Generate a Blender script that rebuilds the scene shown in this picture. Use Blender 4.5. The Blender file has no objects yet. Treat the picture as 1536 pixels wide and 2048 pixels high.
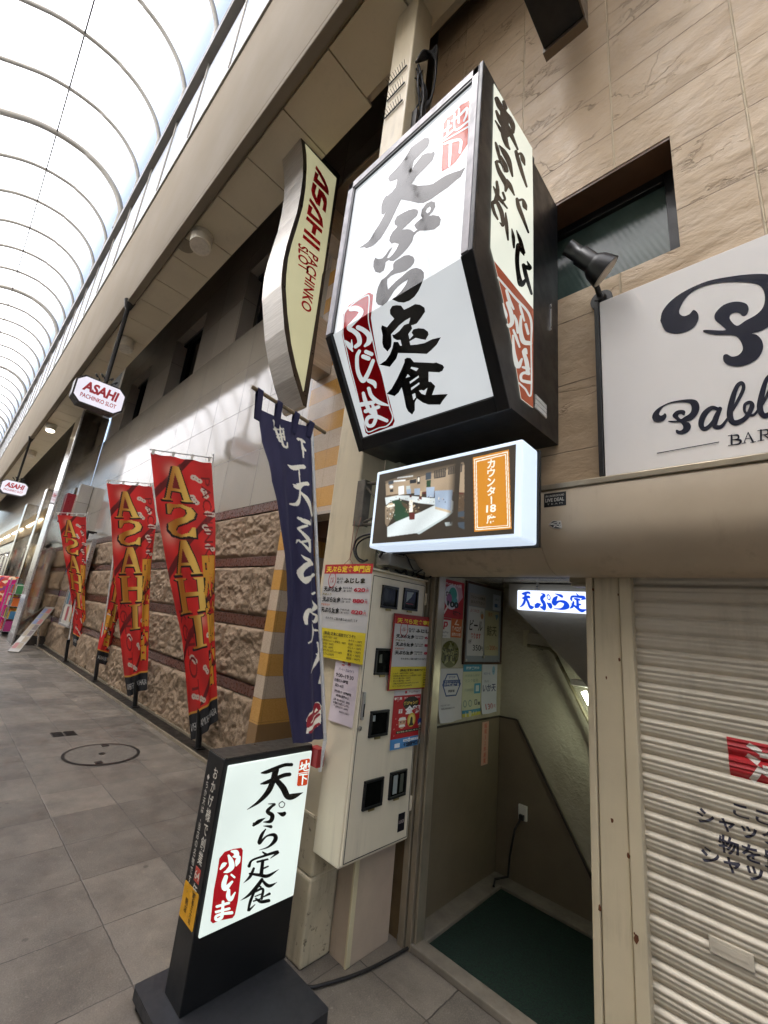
import bpy, bmesh, math, random
import numpy as np
from mathutils import Vector, Matrix
from mathutils.geometry import tessellate_polygon
random.seed(7)
scene = bpy.context.scene
COL = scene.collection
R = math.radians

# ---------------------------------------------------------------- camera, sky, sun, exposure
CAM = Vector((0.0, 0.0, 1.6))                      # metres above the pavement
RX, RY, RZ = (Vector(r) for r in ((0.729122, 0.677093, 0.099633), (-0.100779, 0.250217, -0.962931), (-0.676923, 0.692053, 0.250675)))
FOC = 839.5                                        # focal length in photograph pixels (1536 x 2048)
cam_d = bpy.data.cameras.new('camera'); cam = bpy.data.objects.new('camera', cam_d); COL.objects.link(cam)
cam.matrix_world = Matrix(((RX.x, -RY.x, -RZ.x, CAM.x), (RX.y, -RY.y, -RZ.y, CAM.y), (RX.z, -RY.z, -RZ.z, CAM.z), (0, 0, 0, 1)))
cam_d.sensor_width = 36.0; cam_d.lens = FOC / 2048 * 36.0; cam_d.clip_start = 0.02; cam_d.clip_end = 600
scene.camera = cam
w = bpy.data.worlds.new('World'); scene.world = w; w.use_nodes = True
nt = w.node_tree; bg = nt.nodes['Background']
sky = nt.nodes.new('ShaderNodeTexSky'); sky.sky_type = 'NISHITA'; sky.sun_disc = False
sky.sun_elevation = R(62); sky.sun_rotation = R(200); sky.air_density = 1.0; sky.dust_density = 4.0
nt.links.new(sky.outputs[0], bg.inputs[0]); bg.inputs[1].default_value = 0.15
sun_d = bpy.data.lights.new('sun', 'SUN'); sun_d.energy = 2.4; sun_d.angle = R(14); sun_d.color = (1.0, 0.98, 0.95)
sun = bpy.data.objects.new('sun', sun_d); COL.objects.link(sun)
sun.rotation_euler = (R(28), 0, R(-20))            # high sun from the street side of the arcade
scene.view_settings.view_transform = 'Standard'; scene.view_settings.look = 'None'
scene.view_settings.gamma = 1.0; scene.view_settings.exposure = 1.68
scene.cycles.use_denoising = True
scene.cycles.max_bounces = 8; scene.cycles.diffuse_bounces = 5; scene.cycles.glossy_bounces = 4; scene.cycles.transparent_max_bounces = 12
scene.cycles.sample_clamp_indirect = 6.0

# ---------------------------------------------------------------- measuring helpers: a line of sight met with a real plane
def sight(px, py):
    a, b = (px - 768) / FOC, (py - 1024) / FOC
    return RX * a + RY * b + RZ
def hit(px, py, p0, n):
    d = sight(px, py); return CAM + d * ((p0 - CAM).dot(n) / d.dot(n))
def on_x(px, py, X): return hit(px, py, Vector((X, 0, 0)), Vector((1, 0, 0)))
def on_y(px, py, Y): return hit(px, py, Vector((0, Y, 0)), Vector((0, 1, 0)))
def on_z(px, py, Z=0.0): return hit(px, py, Vector((0, 0, Z)), Vector((0, 0, 1)))

# ---------------------------------------------------------------- object helpers
def tag(o, label=None, cat=None, group=None, kind=None):
    if label: o['label'] = label
    if cat: o['category'] = cat
    if group: o['group'] = group
    if kind: o['kind'] = kind
    return o
def thing(name, label, cat, loc, group=None):
    o = bpy.data.objects.new(name, None); COL.objects.link(o); o.location = loc; o.empty_display_size = 0.1
    return tag(o, label, cat, group)
def origin_of(o):
    p = Vector((0, 0, 0))
    while o is not None: p += Vector(o.location); o = o.parent
    return p

class MB:
    """collects polygons in world metres and links them as one mesh object"""
    def __init__(s): s.v = []; s.f = []; s.m = []; s.sm = []
    def add(s, pts, mi=0, smooth=False):
        i = len(s.v); s.v += [tuple(p) for p in pts]; s.f.append(tuple(range(i, i + len(pts)))); s.m.append(mi); s.sm.append(smooth)
    def mesh(s, verts, faces, mi=0, smooth=False):
        i = len(s.v); s.v += [tuple(p) for p in verts]
        for f in faces: s.f.append(tuple(i + k for k in f)); s.m.append(mi); s.sm.append(smooth)
    def box(s, x0, x1, y0, y1, z0, z1, mi=0):
        if x1 < x0: x0, x1 = x1, x0
        if y1 < y0: y0, y1 = y1, y0
        if z1 < z0: z0, z1 = z1, z0
        v = [(x0, y0, z0), (x1, y0, z0), (x1, y1, z0), (x0, y1, z0), (x0, y0, z1), (x1, y0, z1), (x1, y1, z1), (x0, y1, z1)]
        s.mesh(v, [(0, 3, 2, 1), (4, 5, 6, 7), (0, 1, 5, 4), (1, 2, 6, 5), (2, 3, 7, 6), (3, 0, 4, 7)], mi)
    def prism(s, poly, axis, a0, a1, mi=0, smooth=False):
        def P(p, a): return {'x': (a, p[0], p[1]), 'y': (p[0], a, p[1]), 'z': (p[0], p[1], a)}[axis]
        n = len(poly); v = [P(p, a0) for p in poly] + [P(p, a1) for p in poly]
        s.mesh(v, [(k, (k + 1) % n, n + (k + 1) % n, n + k) for k in range(n)], mi, smooth)
        tr = tessellate_polygon([[Vector((p[0], p[1], 0)) for p in poly]])
        s.mesh([P(p, a0) for p in poly], [tuple(t) for t in tr], mi)
        s.mesh([P(p, a1) for p in poly], [tuple(reversed(t)) for t in tr], mi)
    def tube(s, path, r, n=8, mi=0, caps=True):
        path = [Vector(p) for p in path]; rs = r if isinstance(r, (list, tuple)) else [r] * len(path)
        rings = []; prev = None
        for i, p in enumerate(path):
            t = (path[min(i + 1, len(path) - 1)] - path[max(i - 1, 0)]).normalized()
            a = prev - t * prev.dot(t) if prev is not None else (Vector((0, 0, 1)) if abs(t.z) < .9 else Vector((1, 0, 0)))
            a = (a - t * a.dot(t)).normalized(); b = t.cross(a); prev = a
            rings.append([p + (a * math.cos(k * 2 * math.pi / n) + b * math.sin(k * 2 * math.pi / n)) * rs[i] for k in range(n)])
        v = [q for rg in rings for q in rg]; f = []
        for i in range(len(rings) - 1):
            for k in range(n): f.append((i * n + k, i * n + (k + 1) % n, (i + 1) * n + (k + 1) % n, (i + 1) * n + k))
        s.mesh(v, f, mi, True)
        if caps: s.add(list(reversed(rings[0])), mi); s.add(rings[-1], mi)
    def bar(s, p0, p1, w, h, mi=0, up=(0, 0, 1)):
        p0, p1 = Vector(p0), Vector(p1); t = (p1 - p0).normalized(); u = Vector(up)
        a = t.cross(u).normalized() * (w / 2); b = a.cross(t).normalized() * (h / 2)
        v = [p + q for p in (p0, p1) for q in (-a - b, a - b, a + b, -a + b)]
        s.mesh(v, [(0, 3, 2, 1), (4, 5, 6, 7), (0, 1, 5, 4), (1, 2, 6, 5), (2, 3, 7, 6), (3, 0, 4, 7)], mi)
    def grid(s, fn, nu, nv, mi=0, smooth=True):
        v = [fn(i / nu, j / nv) for j in range(nv + 1) for i in range(nu + 1)]
        s.mesh(v, [(j * (nu + 1) + i, j * (nu + 1) + i + 1, (j + 1) * (nu + 1) + i + 1, (j + 1) * (nu + 1) + i) for j in range(nv) for i in range(nu)], mi, smooth)
    def build(s, name, mats, parent=None, bevel=0.0, recalc=True, seg=2):
        me = bpy.data.meshes.new(name); off = origin_of(parent)
        me.from_pydata([(a - off.x, b - off.y, c - off.z) for a, b, c in s.v], [], s.f)
        if not isinstance(mats, (list, tuple)): mats = [mats]
        for m in mats: me.materials.append(m)
        me.polygons.foreach_set('material_index', s.m); me.polygons.foreach_set('use_smooth', s.sm)
        if recalc and len(s.f) < 60000:
            bm = bmesh.new(); bm.from_mesh(me); bmesh.ops.recalc_face_normals(bm, faces=bm.faces); bm.to_mesh(me); bm.free()
        o = bpy.data.objects.new(name, me); COL.objects.link(o); o.parent = parent
        if bevel:
            b = o.modifiers.new('bevel', 'BEVEL'); b.width = bevel; b.segments = seg; b.limit_method = 'ANGLE'; b.angle_limit = R(40); b.harden_normals = False
        return o
def box_part(name, mat, parent, x0, x1, y0, y1, z0, z1, bevel=0.003):
    m = MB(); m.box(x0, x1, y0, y1, z0, z1); return m.build(name, mat, parent, bevel)
def catmull(pts, n=6):
    pts = [np.array(p, float) for p in pts]
    if len(pts) < 3: return [tuple(pts[0] + (pts[-1] - pts[0]) * t / n) for t in range(n + 1)]
    P = [2 * pts[0] - pts[1]] + pts + [2 * pts[-1] - pts[-2]]; out = []
    for i in range(1, len(P) - 2):
        for k in range(n):
            t = k / n; a, b, c, d = P[i - 1:i + 3]
            out.append(tuple(.5 * ((2 * b) + (c - a) * t + (2 * a - 5 * b + 4 * c - d) * t * t + (3 * b - a - 3 * c + d) * t ** 3)))
    out.append(tuple(pts[-1])); return out

# a flat face in the world: origin, right, up, outward
class Face:
    def __init__(s, o, u, v): s.o = Vector(o); s.u = Vector(u).normalized(); s.v = Vector(v).normalized(); s.n = s.u.cross(s.v)
    def p(s, a, b, e=0.0): return s.o + s.u * a + s.v * b + s.n * e
def face_street(x, y, z): return Face((x, y, z), (1, 0, 0), (0, 0, 1))      # looks out to the street
def face_east(x, y, z): return Face((x, y, z), (0, 1, 0), (0, 0, 1))        # looks along the street towards the shutter

# ---------------------------------------------------------------- lettering
_tc = bpy.data.curves.new('letters', 'FONT'); _to = bpy.data.objects.new('letters', _tc); COL.objects.link(_to)
_cache = {}
def letters(body, bold=0.0):
    k = (body, bold)
    if k not in _cache:
        _tc.body = body; _tc.offset = bold; _tc.resolution_u = 3 if len(body) > 6 else 5
        bpy.context.view_layer.update()
        me = bpy.data.meshes.new_from_object(_to.evaluated_get(bpy.context.evaluated_depsgraph_get()))
        v = np.array([x.co[:2] for x in me.vertices]) if len(me.vertices) else np.zeros((0, 2)); f = [tuple(p.vertices) for p in me.polygons]
        bpy.data.meshes.remove(me); _cache[k] = (v, f)
    return _cache[k]
def text(mb, fc, body, a, b, h, mi=0, e=0.001, width=None, align='C', bold=0.0, shear=0.0, sx=1.0, mirror=False):
    """one line: a, b = centre (or left) and baseline-centre on the face, h = letter height"""
    v, f = letters(body, bold)
    if len(v) == 0: return
    lo, hi = v.min(0), v.max(0); v = v - np.array([lo[0], (lo[1] + hi[1]) / 2]); W = hi[0] - lo[0]
    s = h / 0.8; k = s * sx if width is None else width / max(W, 1e-6)
    x = v[:, 0] * k; y = v[:, 1] * s; x = x + y * shear
    if align == 'C': x = x - W * k / 2
    if mirror: x = -x
    mb.mesh([fc.p(a + X, b + Y, e) for X, Y in zip(x, y)], f, mi)
def column(mb, fc, body, a, b_top, h, mi=0, e=0.001, gap=1.12, bold=0.0, w=None):
    for i, ch in enumerate(body):
        if ch == ' ': continue
        v, f = letters(ch, bold); lo, hi = v.min(0), v.max(0); s = h / 0.95
        if ch == 'ー': 
            c = (lo + hi) / 2; q = [(-(y - c[1]) * s, (x - c[0]) * s) for x, y in v]
        else:
            kw = s if w is None else w / 0.95
            q = [((x - (lo[0] + hi[0]) / 2) * kw, (y - 0.38) * s) for x, y in v]
        mb.mesh([fc.p(a + X, b_top - (i + .5) * h * gap + Y, e) for X, Y in q], f, mi)

def stroke_quads(pts, n=7, cap=True):
    """a brush stroke as 2-D polygons from (x, y, width) stations"""
    if len(pts) == 2: pts = [pts[0], tuple((np.array(pts[0], float) + np.array(pts[1], float)) / 2), pts[1]]
    q = catmull(pts, n); P = np.array(q); W = np.clip(P[:, 2], .5, None) / 2; P = P[:, :2]
    T = np.gradient(P, axis=0); T /= np.maximum(np.linalg.norm(T, axis=1, keepdims=True), 1e-6); N = np.stack([-T[:, 1], T[:, 0]], 1)
    Lf, Rt = P + N * W[:, None], P - N * W[:, None]
    out = [[Lf[i], Rt[i], Rt[i + 1], Lf[i + 1]] for i in range(len(P) - 1)]
    if cap:
        for i, sg in ((0, -1), (len(P) - 1, 1)):
            if W[i] > 1.5:
                arc = [P[i] + (N[i] * math.cos(t) + T[i] * sg * math.sin(t)) * W[i] for t in np.linspace(0, math.pi, 9)]
                out.append(arc)
    return out
class Trace:
    """lettering measured on the photograph (zoom origin ox, oy, magnification s) and laid on a real plane"""
    def __init__(s, ox, oy, sc, plane, fold=None): s.ox, s.oy, s.sc, s.plane, s.fold, s.k = ox, oy, sc, plane, fold, 0
    def px(s, p): return (s.ox + p[0] / s.sc, s.oy + p[1] / s.sc)
    def at(s, p, e=0.0):
        P, n = s.plane(*s.px(p)); return P + n * e
    def tri(s, mb, pts2, mi, e):
        if s.fold is None: mb.add([s.at(p, e) for p in pts2], mi); return
        # split at the fold so that nothing sinks behind the bend
        (ax, ay), (bx, by) = s.fold
        def side(p): X, Y = s.px(p); return (bx - ax) * (Y - ay) - (by - ay) * (X - ax)
        for sg in (1, -1):
            o = []
            for i in range(len(pts2)):
                a, b = pts2[i], pts2[(i + 1) % len(pts2)]; da, db = side(a) * sg, side(b) * sg
                if da >= 0: o.append(a)
                if da * db < 0: t = da / (da - db); o.append((a[0] + (b[0] - a[0]) * t, a[1] + (b[1] - a[1]) * t))
            if len(o) >= 3:
                up = sg * side((sum(p[0] for p in o) / len(o), sum(p[1] for p in o) / len(o))) 
                c = (sum(p[0] for p in o) / len(o), sum(p[1] for p in o) / len(o))
                P, n = s.plane(*s.px(c)); mb.add([hit(*s.px(p), P, n) + n * e for p in o], mi)
    def poly(s, mb, pts, mi=0, e=0.002, holes=(), smooth=0):
        if smooth: pts = [p[:2] for p in catmull([(a, b, 0) for a, b in list(pts) + [pts[0]]], smooth)][:-1]
        loops = [[Vector((p[0], p[1], 0)) for p in pts]] + [[Vector((p[0], p[1], 0)) for p in h] for h in holes]
        flat = [(v.x, v.y) for l in loops for v in l]
        s.k += 1
        for t in tessellate_polygon(loops): s.tri(mb, [flat[i] for i in t], mi, e + s.k * 2e-5)
    def stroke(s, mb, pts, mi=0, e=0.002, n=7):
        s.k += 1
        for i, q in enumerate(stroke_quads(pts, n)): s.tri(mb, [tuple(p) for p in q], mi, e + s.k * 6e-5 + i * 3e-6)
def plane_x(X): return lambda px, py: (on_x(px, py, X), Vector((1, 0, 0)))
def plane_y(Y): return lambda px, py: (on_y(px, py, Y), Vector((0, -1, 0)))
# ---------------------------------------------------------------- materials (all node-based)
def lin(h):
    h = h.lstrip('#'); c = [int(h[i:i + 2], 16) / 255 for i in (0, 2, 4)]
    return tuple(x / 12.92 if x <= .04045 else ((x + .055) / 1.055) ** 2.4 for x in c) + (1,)
class NT:
    def __init__(s, name):
        s.m = bpy.data.materials.new(name); s.m.use_nodes = True; s.t = s.m.node_tree; s.b = s.t.nodes['Principled BSDF']
        s.co = s.n('ShaderNodeTexCoord').outputs['Object']
    def n(s, k, **kw):
        x = s.t.nodes.new(k)
        for a, b in kw.items(): setattr(x, a, b)
        return x
    def l(s, a, b): s.t.links.new(a, b)
    def set(s, i, v):
        if hasattr(v, 'is_linked'): s.l(v, i)
        else: i.default_value = v
    def math(s, op, a, b=0.0, c=None):
        x = s.n('ShaderNodeMath', operation=op); s.set(x.inputs[0], a); s.set(x.inputs[1], b)
        if c is not None: s.set(x.inputs[2], c)
        return x.outputs[0]
    def mix(s, f, a, b):
        x = s.n('ShaderNodeMix', data_type='RGBA'); s.set(x.inputs[0], f); s.set(x.inputs[6], a); s.set(x.inputs[7], b); return x.outputs[2]
    def noise(s, scale, detail=4, rough=.55, co=None, dist=0.0, stretch=None):
        x = s.n('ShaderNodeTexNoise'); x.inputs['Scale'].default_value = scale; x.inputs['Detail'].default_value = detail
        x.inputs['Roughness'].default_value = rough; x.inputs['Distortion'].default_value = dist
        c = co or s.co
        if stretch:
            mp = s.n('ShaderNodeMapping'); mp.inputs['Scale'].default_value = stretch; s.l(c, mp.inputs[0]); c = mp.outputs[0]
        s.l(c, x.inputs['Vector']); return x.outputs['Fac']
    def ramp(s, f, lo, hi, a=0.0, b=1.0):
        x = s.n('ShaderNodeMapRange'); s.l(f, x.inputs[0])
        for i, v in enumerate((lo, hi, a, b)): x.inputs[i + 1].default_value = v
        return x.outputs[0]
    def bump(s, h, strength=.3, dist=.01, prev=None):
        x = s.n('ShaderNodeBump'); x.inputs['Strength'].default_value = strength; x.inputs['Distance'].default_value = dist
        s.l(h, x.inputs['Height'])
        if prev is not None: s.l(prev, x.inputs['Normal'])
        return x.outputs[0]
    def xyz(s):
        x = s.n('ShaderNodeSeparateXYZ'); s.l(s.co, x.inputs[0]); return x.outputs
    def lines(s, c, pitch, off, wd):
        """1 on the joint lines of a run of tiles, and the tile number"""
        q = s.math('DIVIDE', s.math('SUBTRACT', c, off), pitch); fr = s.math('FRACT', q); k = s.math('FLOOR', q)
        d = s.math('MULTIPLY', s.math('MINIMUM', fr, s.math('SUBTRACT', 1.0, fr)), pitch)
        return s.ramp(d, wd * .6, wd * 1.2, 1.0, 0.0), k
    def rand(s, a, b):
        c = s.n('ShaderNodeCombineXYZ'); s.l(a, c.inputs[0]); s.l(b, c.inputs[1]); x = s.n('ShaderNodeTexWhiteNoise'); x.noise_dimensions = '2D'
        s.l(c.outputs[0], x.inputs['Vector']); return x.outputs['Value']
    def done(s, col, rough=.5, metal=0.0, spec=.5, normal=None, coat=0.0, coat_rough=.05):
        s.set(s.b.inputs['Base Color'], col); s.set(s.b.inputs['Roughness'], rough); s.b.inputs['Metallic'].default_value = metal
        s.b.inputs['Specular IOR Level'].default_value = spec; s.b.inputs['Coat Weight'].default_value = coat; s.b.inputs['Coat Roughness'].default_value = coat_rough
        if normal is not None: s.l(normal, s.b.inputs['Normal'])
        return s.m
def sc(c, k): return tuple(min(1, x * k) for x in c[:3]) + (1,)
def plain(name, col, rough=.5, metal=0.0, spec=.5, var=.12, nscale=6, bump=.0, bscale=90, grime=0.0, coat=0.0, stain=None):
    t = NT(name); c = lin(col) if isinstance(col, str) else tuple(col) + (1,)
    f = t.ramp(t.noise(nscale, 5), .3, .7); out = t.mix(f, sc(c, 1 - var), sc(c, 1 + var))
    if grime:
        g = t.ramp(t.noise(3.0, 6, .65, stretch=(6, 6, .45)), .48, .72); g2 = t.ramp(t.noise(2.2, 6, .6), .45, .7)
        out = t.mix(t.math('MULTIPLY', t.math('MULTIPLY', g, g2), grime), out, lin(stain or '#4a3c2a'))
        if grime > .9: out = t.mix(t.math('MULTIPLY', t.ramp(t.noise(26, 5, .7), .60, .68), .8), out, lin('#3a2a1a'))
    r = t.ramp(t.noise(nscale * 2.3, 4), .3, .7, max(0.02, rough - .1), min(1, rough + .1))
    nm = t.bump(t.noise(bscale, 3), bump, .004) if bump else None
    return t.done(out, r, metal, spec, nm, coat)
_ink = {}
def ink(h, rough=.45, coat=0.0):
    k = (h, rough, coat)
    if k not in _ink: _ink[k] = plain('ink_' + h.strip('#'), h, rough, var=.05, coat=coat)
    return _ink[k]
def lit(name, col, strength, base=.8, rough=.25, patch=.12, coat=0.0):
    """the face of a lamp-lit box: it gives off its own light"""
    t = NT(name); c = lin(col); f = t.math('MULTIPLY', t.ramp(t.noise(1.8, 3), .3, .7), t.ramp(t.noise(40, 5, .7), .2, .45, .93, 1.0)); cc = t.mix(f, sc(c, 1 - patch), c)
    m = t.done(tuple(x * base for x in c[:3]) + (1,), rough, coat=coat)
    t.l(cc, t.b.inputs['Emission Color']); t.b.inputs['Emission Strength'].default_value = strength
    return m

M = {}
M['beige'] = plain('cream_paint', '#c9bb9c', .42, var=.07, nscale=3, bump=.06, bscale=60, grime=.55)
M['beige_dirty'] = plain('soiled_cream_paint', '#b8aa8c', .5, var=.14, nscale=7, bump=.12, bscale=45, grime=.95, stain='#3c2f20')
M['beige_clean'] = plain('cream_cabinet_paint', '#d6cab0', .38, var=.05, nscale=2.5, bump=.05, bscale=50, grime=.35)
M['awning'] = plain('beige_hood_paint', '#b3a289', .42, var=.11, nscale=2.4, bump=.06, bscale=14, grime=.8)
M['soffit'] = plain('soffit_panel_paint', '#d2c7ac', .55, var=.05, nscale=1.2, bump=.03, bscale=40, grime=.12)
M['fascia'] = plain('fascia_paint', '#7d7362', .85, spec=.15, var=.03, nscale=.5, bump=.01, bscale=20, grime=.03)
M['steel_dark'] = plain('dark_steel', '#2e2b28', .45, .6, var=.2, bump=.05)
M['black'] = plain('black_paint', '#121213', .38, var=.15, nscale=4, bump=.04, bscale=70)
M['black_rough'] = plain('black_rubber', '#0c0c0c', .6, var=.2)
M['silver'] = plain('silver_aluminium', '#b9b7b4', .32, .85, var=.1, nscale=12)
M['alum'] = plain('door_rail_aluminium', '#9c917c', .4, .55, var=.15, nscale=5, grime=.4)
M['chrome'] = plain('mirror_steel', '#cfcac2', .06, 1.0, var=.05, nscale=1.5, bump=.12, bscale=1.6)
M['concrete'] = plain('concrete', '#6f675a', .85, var=.2, nscale=9, bump=.35, bscale=70, grime=.6)
M['rust'] = plain('rust', '#5c3216', .9, var=.3, nscale=30)
M['dark_void'] = plain('shaded_boards', '#3a342d', .9, var=.2)
M['wood_lintel'] = plain('brown_lintel_tile', '#5a3d28', .5, var=.2, nscale=5, bump=.1)
M['acrylic_rib'] = plain('rib_paint', '#7d786d', .4, .2, var=.06)
M['cable'] = plain('cable_rubber', '#17130f', .55, var=.2)
M['white_plastic'] = plain('white_plastic', '#d9d6cc', .4, var=.04)
M['pole'] = plain('pole_enamel', '#d8d6d0', .3, .1, var=.05)

def mk_brushed():
    t = NT('brushed_steel'); g = t.noise(4, 3, .6, stretch=(1, 1, 40)); c = t.mix(t.ramp(g, .3, .7), lin('#b5b0a8'), lin('#d6d2ca'))
    return t.done(c, .42, .95, normal=t.bump(g, .05, .002))
M['brushed'] = mk_brushed()
def mk_paving():
    t = NT('paving_slabs'); X, Y, Z = t.xyz()
    wob = t.math('MULTIPLY', t.math('SUBTRACT', t.noise(14, 3), .5), .012)
    jx, kx = t.lines(t.math('ADD', X, wob), .455, -3.1, .0035); jy, ky = t.lines(t.math('ADD', Y, wob), .43, 1.018, .0035)
    rnd = t.rand(kx, ky); j = t.math('MAXIMUM', jx, jy)
    base = t.mix(rnd, lin('#47433d'), lin('#6c645a'))
    base = t.mix(t.ramp(t.noise(5, 6, .65), .35, .7), base, t.mix(rnd, lin('#58524a'), lin('#7e766a')))
    base = t.mix(t.math('MULTIPLY', t.ramp(t.noise(160, 3), .45, .75), .45), base, lin('#918776'))
    base = t.mix(t.math('MULTIPLY', t.ramp(t.noise(120, 2), .2, .42, 1, 0), .4), base, lin('#3f3932'))
    base = t.mix(t.math('MULTIPLY', t.ramp(t.noise(2.1, 7, .7), .45, .64), .5), base, lin('#3f3933'))
    base = t.mix(t.math('MULTIPLY', t.ramp(t.noise(3.7, 7, .75), .62, .74), .6), base, lin('#8f8472'))
    base = t.mix(t.math('MULTIPLY', j, t.ramp(t.noise(2.5, 4), .35, .6, .3, .95)), base, lin('#2f2b27'))
    gum = t.n('ShaderNodeTexVoronoi'); gum.inputs['Scale'].default_value = 3.3; t.l(t.co, gum.inputs['Vector']); base = t.mix(t.math('MULTIPLY', t.ramp(gum.outputs['Distance'], .045, .06, 1, 0), .55), base, lin('#2f2b26'))
    base = t.mix(t.math('MULTIPLY', t.ramp(t.noise(34, 5, .75), .6, .7), .35), base, lin('#a39a8a'))
    h = t.math('SUBTRACT', t.math('ADD', t.math('MULTIPLY', t.noise(90, 4), .5), t.math('MULTIPLY', t.noise(9, 4), .6)), t.math('MULTIPLY', j, .9))
    return t.done(base, t.ramp(t.noise(6, 4), .3, .7, .38, .62), normal=t.bump(h, .35, .006))
M['paving'] = mk_paving()
def mk_slate():
    t = NT('slate_look_wall_tiles'); X, Y, Z = t.xyz()
    wob = t.math('MULTIPLY', t.math('SUBTRACT', t.noise(2.2, 3), .5), .02)
    jx, kx = t.lines(X, .575, -.475, .0048); jz, kz = t.lines(t.math('ADD', Z, wob), .402, 4.56, .0035)
    rnd = t.rand(kx, kz)
    off = t.n('ShaderNodeCombineXYZ'); t.l(t.math('MULTIPLY', rnd, 7.0), off.inputs[0]); t.l(t.math('MULTIPLY', rnd, 3.0), off.inputs[1])
    ad = t.n('ShaderNodeVectorMath', operation='ADD'); t.l(t.co, ad.inputs[0]); t.l(off.outputs[0], ad.inputs[1])
    n1 = t.noise(2.6, 6, .52, co=ad.outputs[0], dist=.15, stretch=(.8, 1, 1.3)); n2 = t.noise(9, 6, .6, co=ad.outputs[0], dist=.1)
    def vein(scale, st, rot, lo, hi, wd):
        mp = t.n('ShaderNodeMapping'); mp.inputs['Scale'].default_value = st; mp.inputs['Rotation'].default_value = (0, R(rot), 0); t.l(ad.outputs[0], mp.inputs[0])
        v = t.noise(scale, 7, .55, co=mp.outputs[0], dist=.35); d = t.math('ABSOLUTE', t.math('SUBTRACT', v, .5))
        return t.math('MULTIPLY', t.ramp(d, wd * .4, wd, 1, 0), t.ramp(t.noise(2.1, 3, co=ad.outputs[0]), lo, hi))
    crack = t.math('MAXIMUM', vein(1.5, (.8, 1, 2.2), 14, .47, .56, .010), vein(1.1, (1.6, 1, 1.0), 35, .56, .64, .006))
    c = t.mix(t.ramp(n1, .3, .7), lin('#b39b7c'), lin('#c9b292')); c = t.mix(t.math('MULTIPLY', t.ramp(n2, .35, .7), .4), c, lin('#bfa684'))
    c = t.mix(t.math('MULTIPLY', rnd, .18), c, lin('#a88e6c'))
    c = t.mix(t.math('MULTIPLY', crack, .32), c, lin('#6a543b'))
    c = t.mix(t.math('MULTIPLY', jz, t.ramp(t.noise(1.4, 3), .4, .62, .1, .75)), c, lin('#4a3826')); c = t.mix(jx, c, lin('#c9b694'))
    terr = t.math('FRACT', t.math('MULTIPLY', n1, 5.0))
    h = t.math('SUBTRACT', t.math('ADD', t.math('ADD', n1, t.math('MULTIPLY', n2, .16)), t.math('MULTIPLY', terr, .03)), t.math('ADD', t.math('MULTIPLY', crack, .16), t.math('MULTIPLY', t.math('MAXIMUM', jx, jz), .14)))
    return t.done(c, t.ramp(n2, .3, .7, .45, .65), normal=t.bump(h, .85, .045))
M['slate'] = mk_slate()
def mk_granite(name, a, b, rough, px=.9, ox=-5.95, pz=.815, oz=2.89, joints=True, spec=.5):
    t = NT(name); X, Y, Z = t.xyz()
    c = t.mix(t.ramp(t.noise(170, 3, .7), .35, .65), lin(a), lin(b)); c = t.mix(t.math('MULTIPLY', t.ramp(t.noise(1.5, 3), .3, .7), .25), c, lin(a))
    nm = None
    if joints:
        jx, kx = t.lines(X, px, ox, .004); jz, kz = t.lines(Z, pz, oz, .004); j = t.math('MAXIMUM', jx, jz)
        c = t.mix(t.math('MULTIPLY', t.rand(kx, kz), .18), c, lin('#5d564d')); c = t.mix(t.math('MULTIPLY', j, .9), c, lin('#332c25'))
        tilt = t.math('ADD', t.math('MULTIPLY', X, t.math('SUBTRACT', t.rand(kx, kz), .5)), t.math('MULTIPLY', Z, t.math('SUBTRACT', t.rand(kz, kx), .5)))
        nm = t.bump(t.math('SUBTRACT', t.math('MULTIPLY', tilt, .3), t.math('MULTIPLY', j, .3)), .2, .02)
    if spec > .9: t.b.inputs['IOR'].default_value = 1.65
    return t.done(c, rough, spec=.5, normal=nm)
M['granite'] = mk_granite('polished_granite', '#857e72', '#b5ac9d', .085, spec=1.0)
M['granite_plain'] = mk_granite('honed_granite', '#a0988d', '#c6bcad', .12, px=.9, ox=-5.05, pz=1.0, oz=6.15)
M['granite_dark'] = mk_granite('dark_granite', '#2f2c29', '#4a4540', .15, joints=False)
M['band'] = plain('red_brown_granite_band', '#5b3a2e', .3, var=.45, nscale=14, bump=.05)
def mk_rustic():
    t = NT('split_face_granite'); n = t.noise(22, 6, .65); n2 = t.noise(130, 3, .7)
    c = t.mix(t.ramp(n, .3, .7), lin('#7c6853'), lin('#a08a70')); c = t.mix(t.math('MULTIPLY', t.ramp(n2, .45, .7), .3), c, lin('#c7b094')); c = t.mix(t.math('MULTIPLY', t.ramp(n2, .25, .4, 1, 0), .5), c, lin('#5d4636'))
    h = t.math('ADD', t.math('MULTIPLY', n, 1.0), t.math('MULTIPLY', t.noise(55, 4), .6))
    return t.done(c, .8, normal=t.bump(h, .7, .016))
M['rustic'] = mk_rustic()
def mk_stripe():
    t = NT('yellow_and_pale_striped_tiles'); X, Y, Z = t.xyz()
    k = t.math('FLOOR', t.math('DIVIDE', t.math('SUBTRACT', Z, .48), .2225)); par = t.math('MODULO', k, 2.0)
    jz, _ = t.lines(Z, .2225, .48, .002); jx, _ = t.lines(t.math('ADD', X, Y), .46, -4.2, .0018)
    n = t.noise(90, 3); ye = t.mix(t.ramp(n, .3, .7), lin('#b98a45'), lin('#c99b58')); wh = t.mix(t.ramp(n, .3, .7), lin('#b5a28c'), lin('#c6b59f'))
    c = t.mix(t.math('GREATER_THAN', par, .5), ye, wh); c = t.mix(t.math('MULTIPLY', t.math('MAXIMUM', jz, jx), .6), c, lin('#5d4d38'))
    c = t.mix(t.math('LESS_THAN', Z, .46), c, lin('#8a6c48'))
    return t.done(c, .22, normal=t.bump(n, .08, .003))
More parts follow.
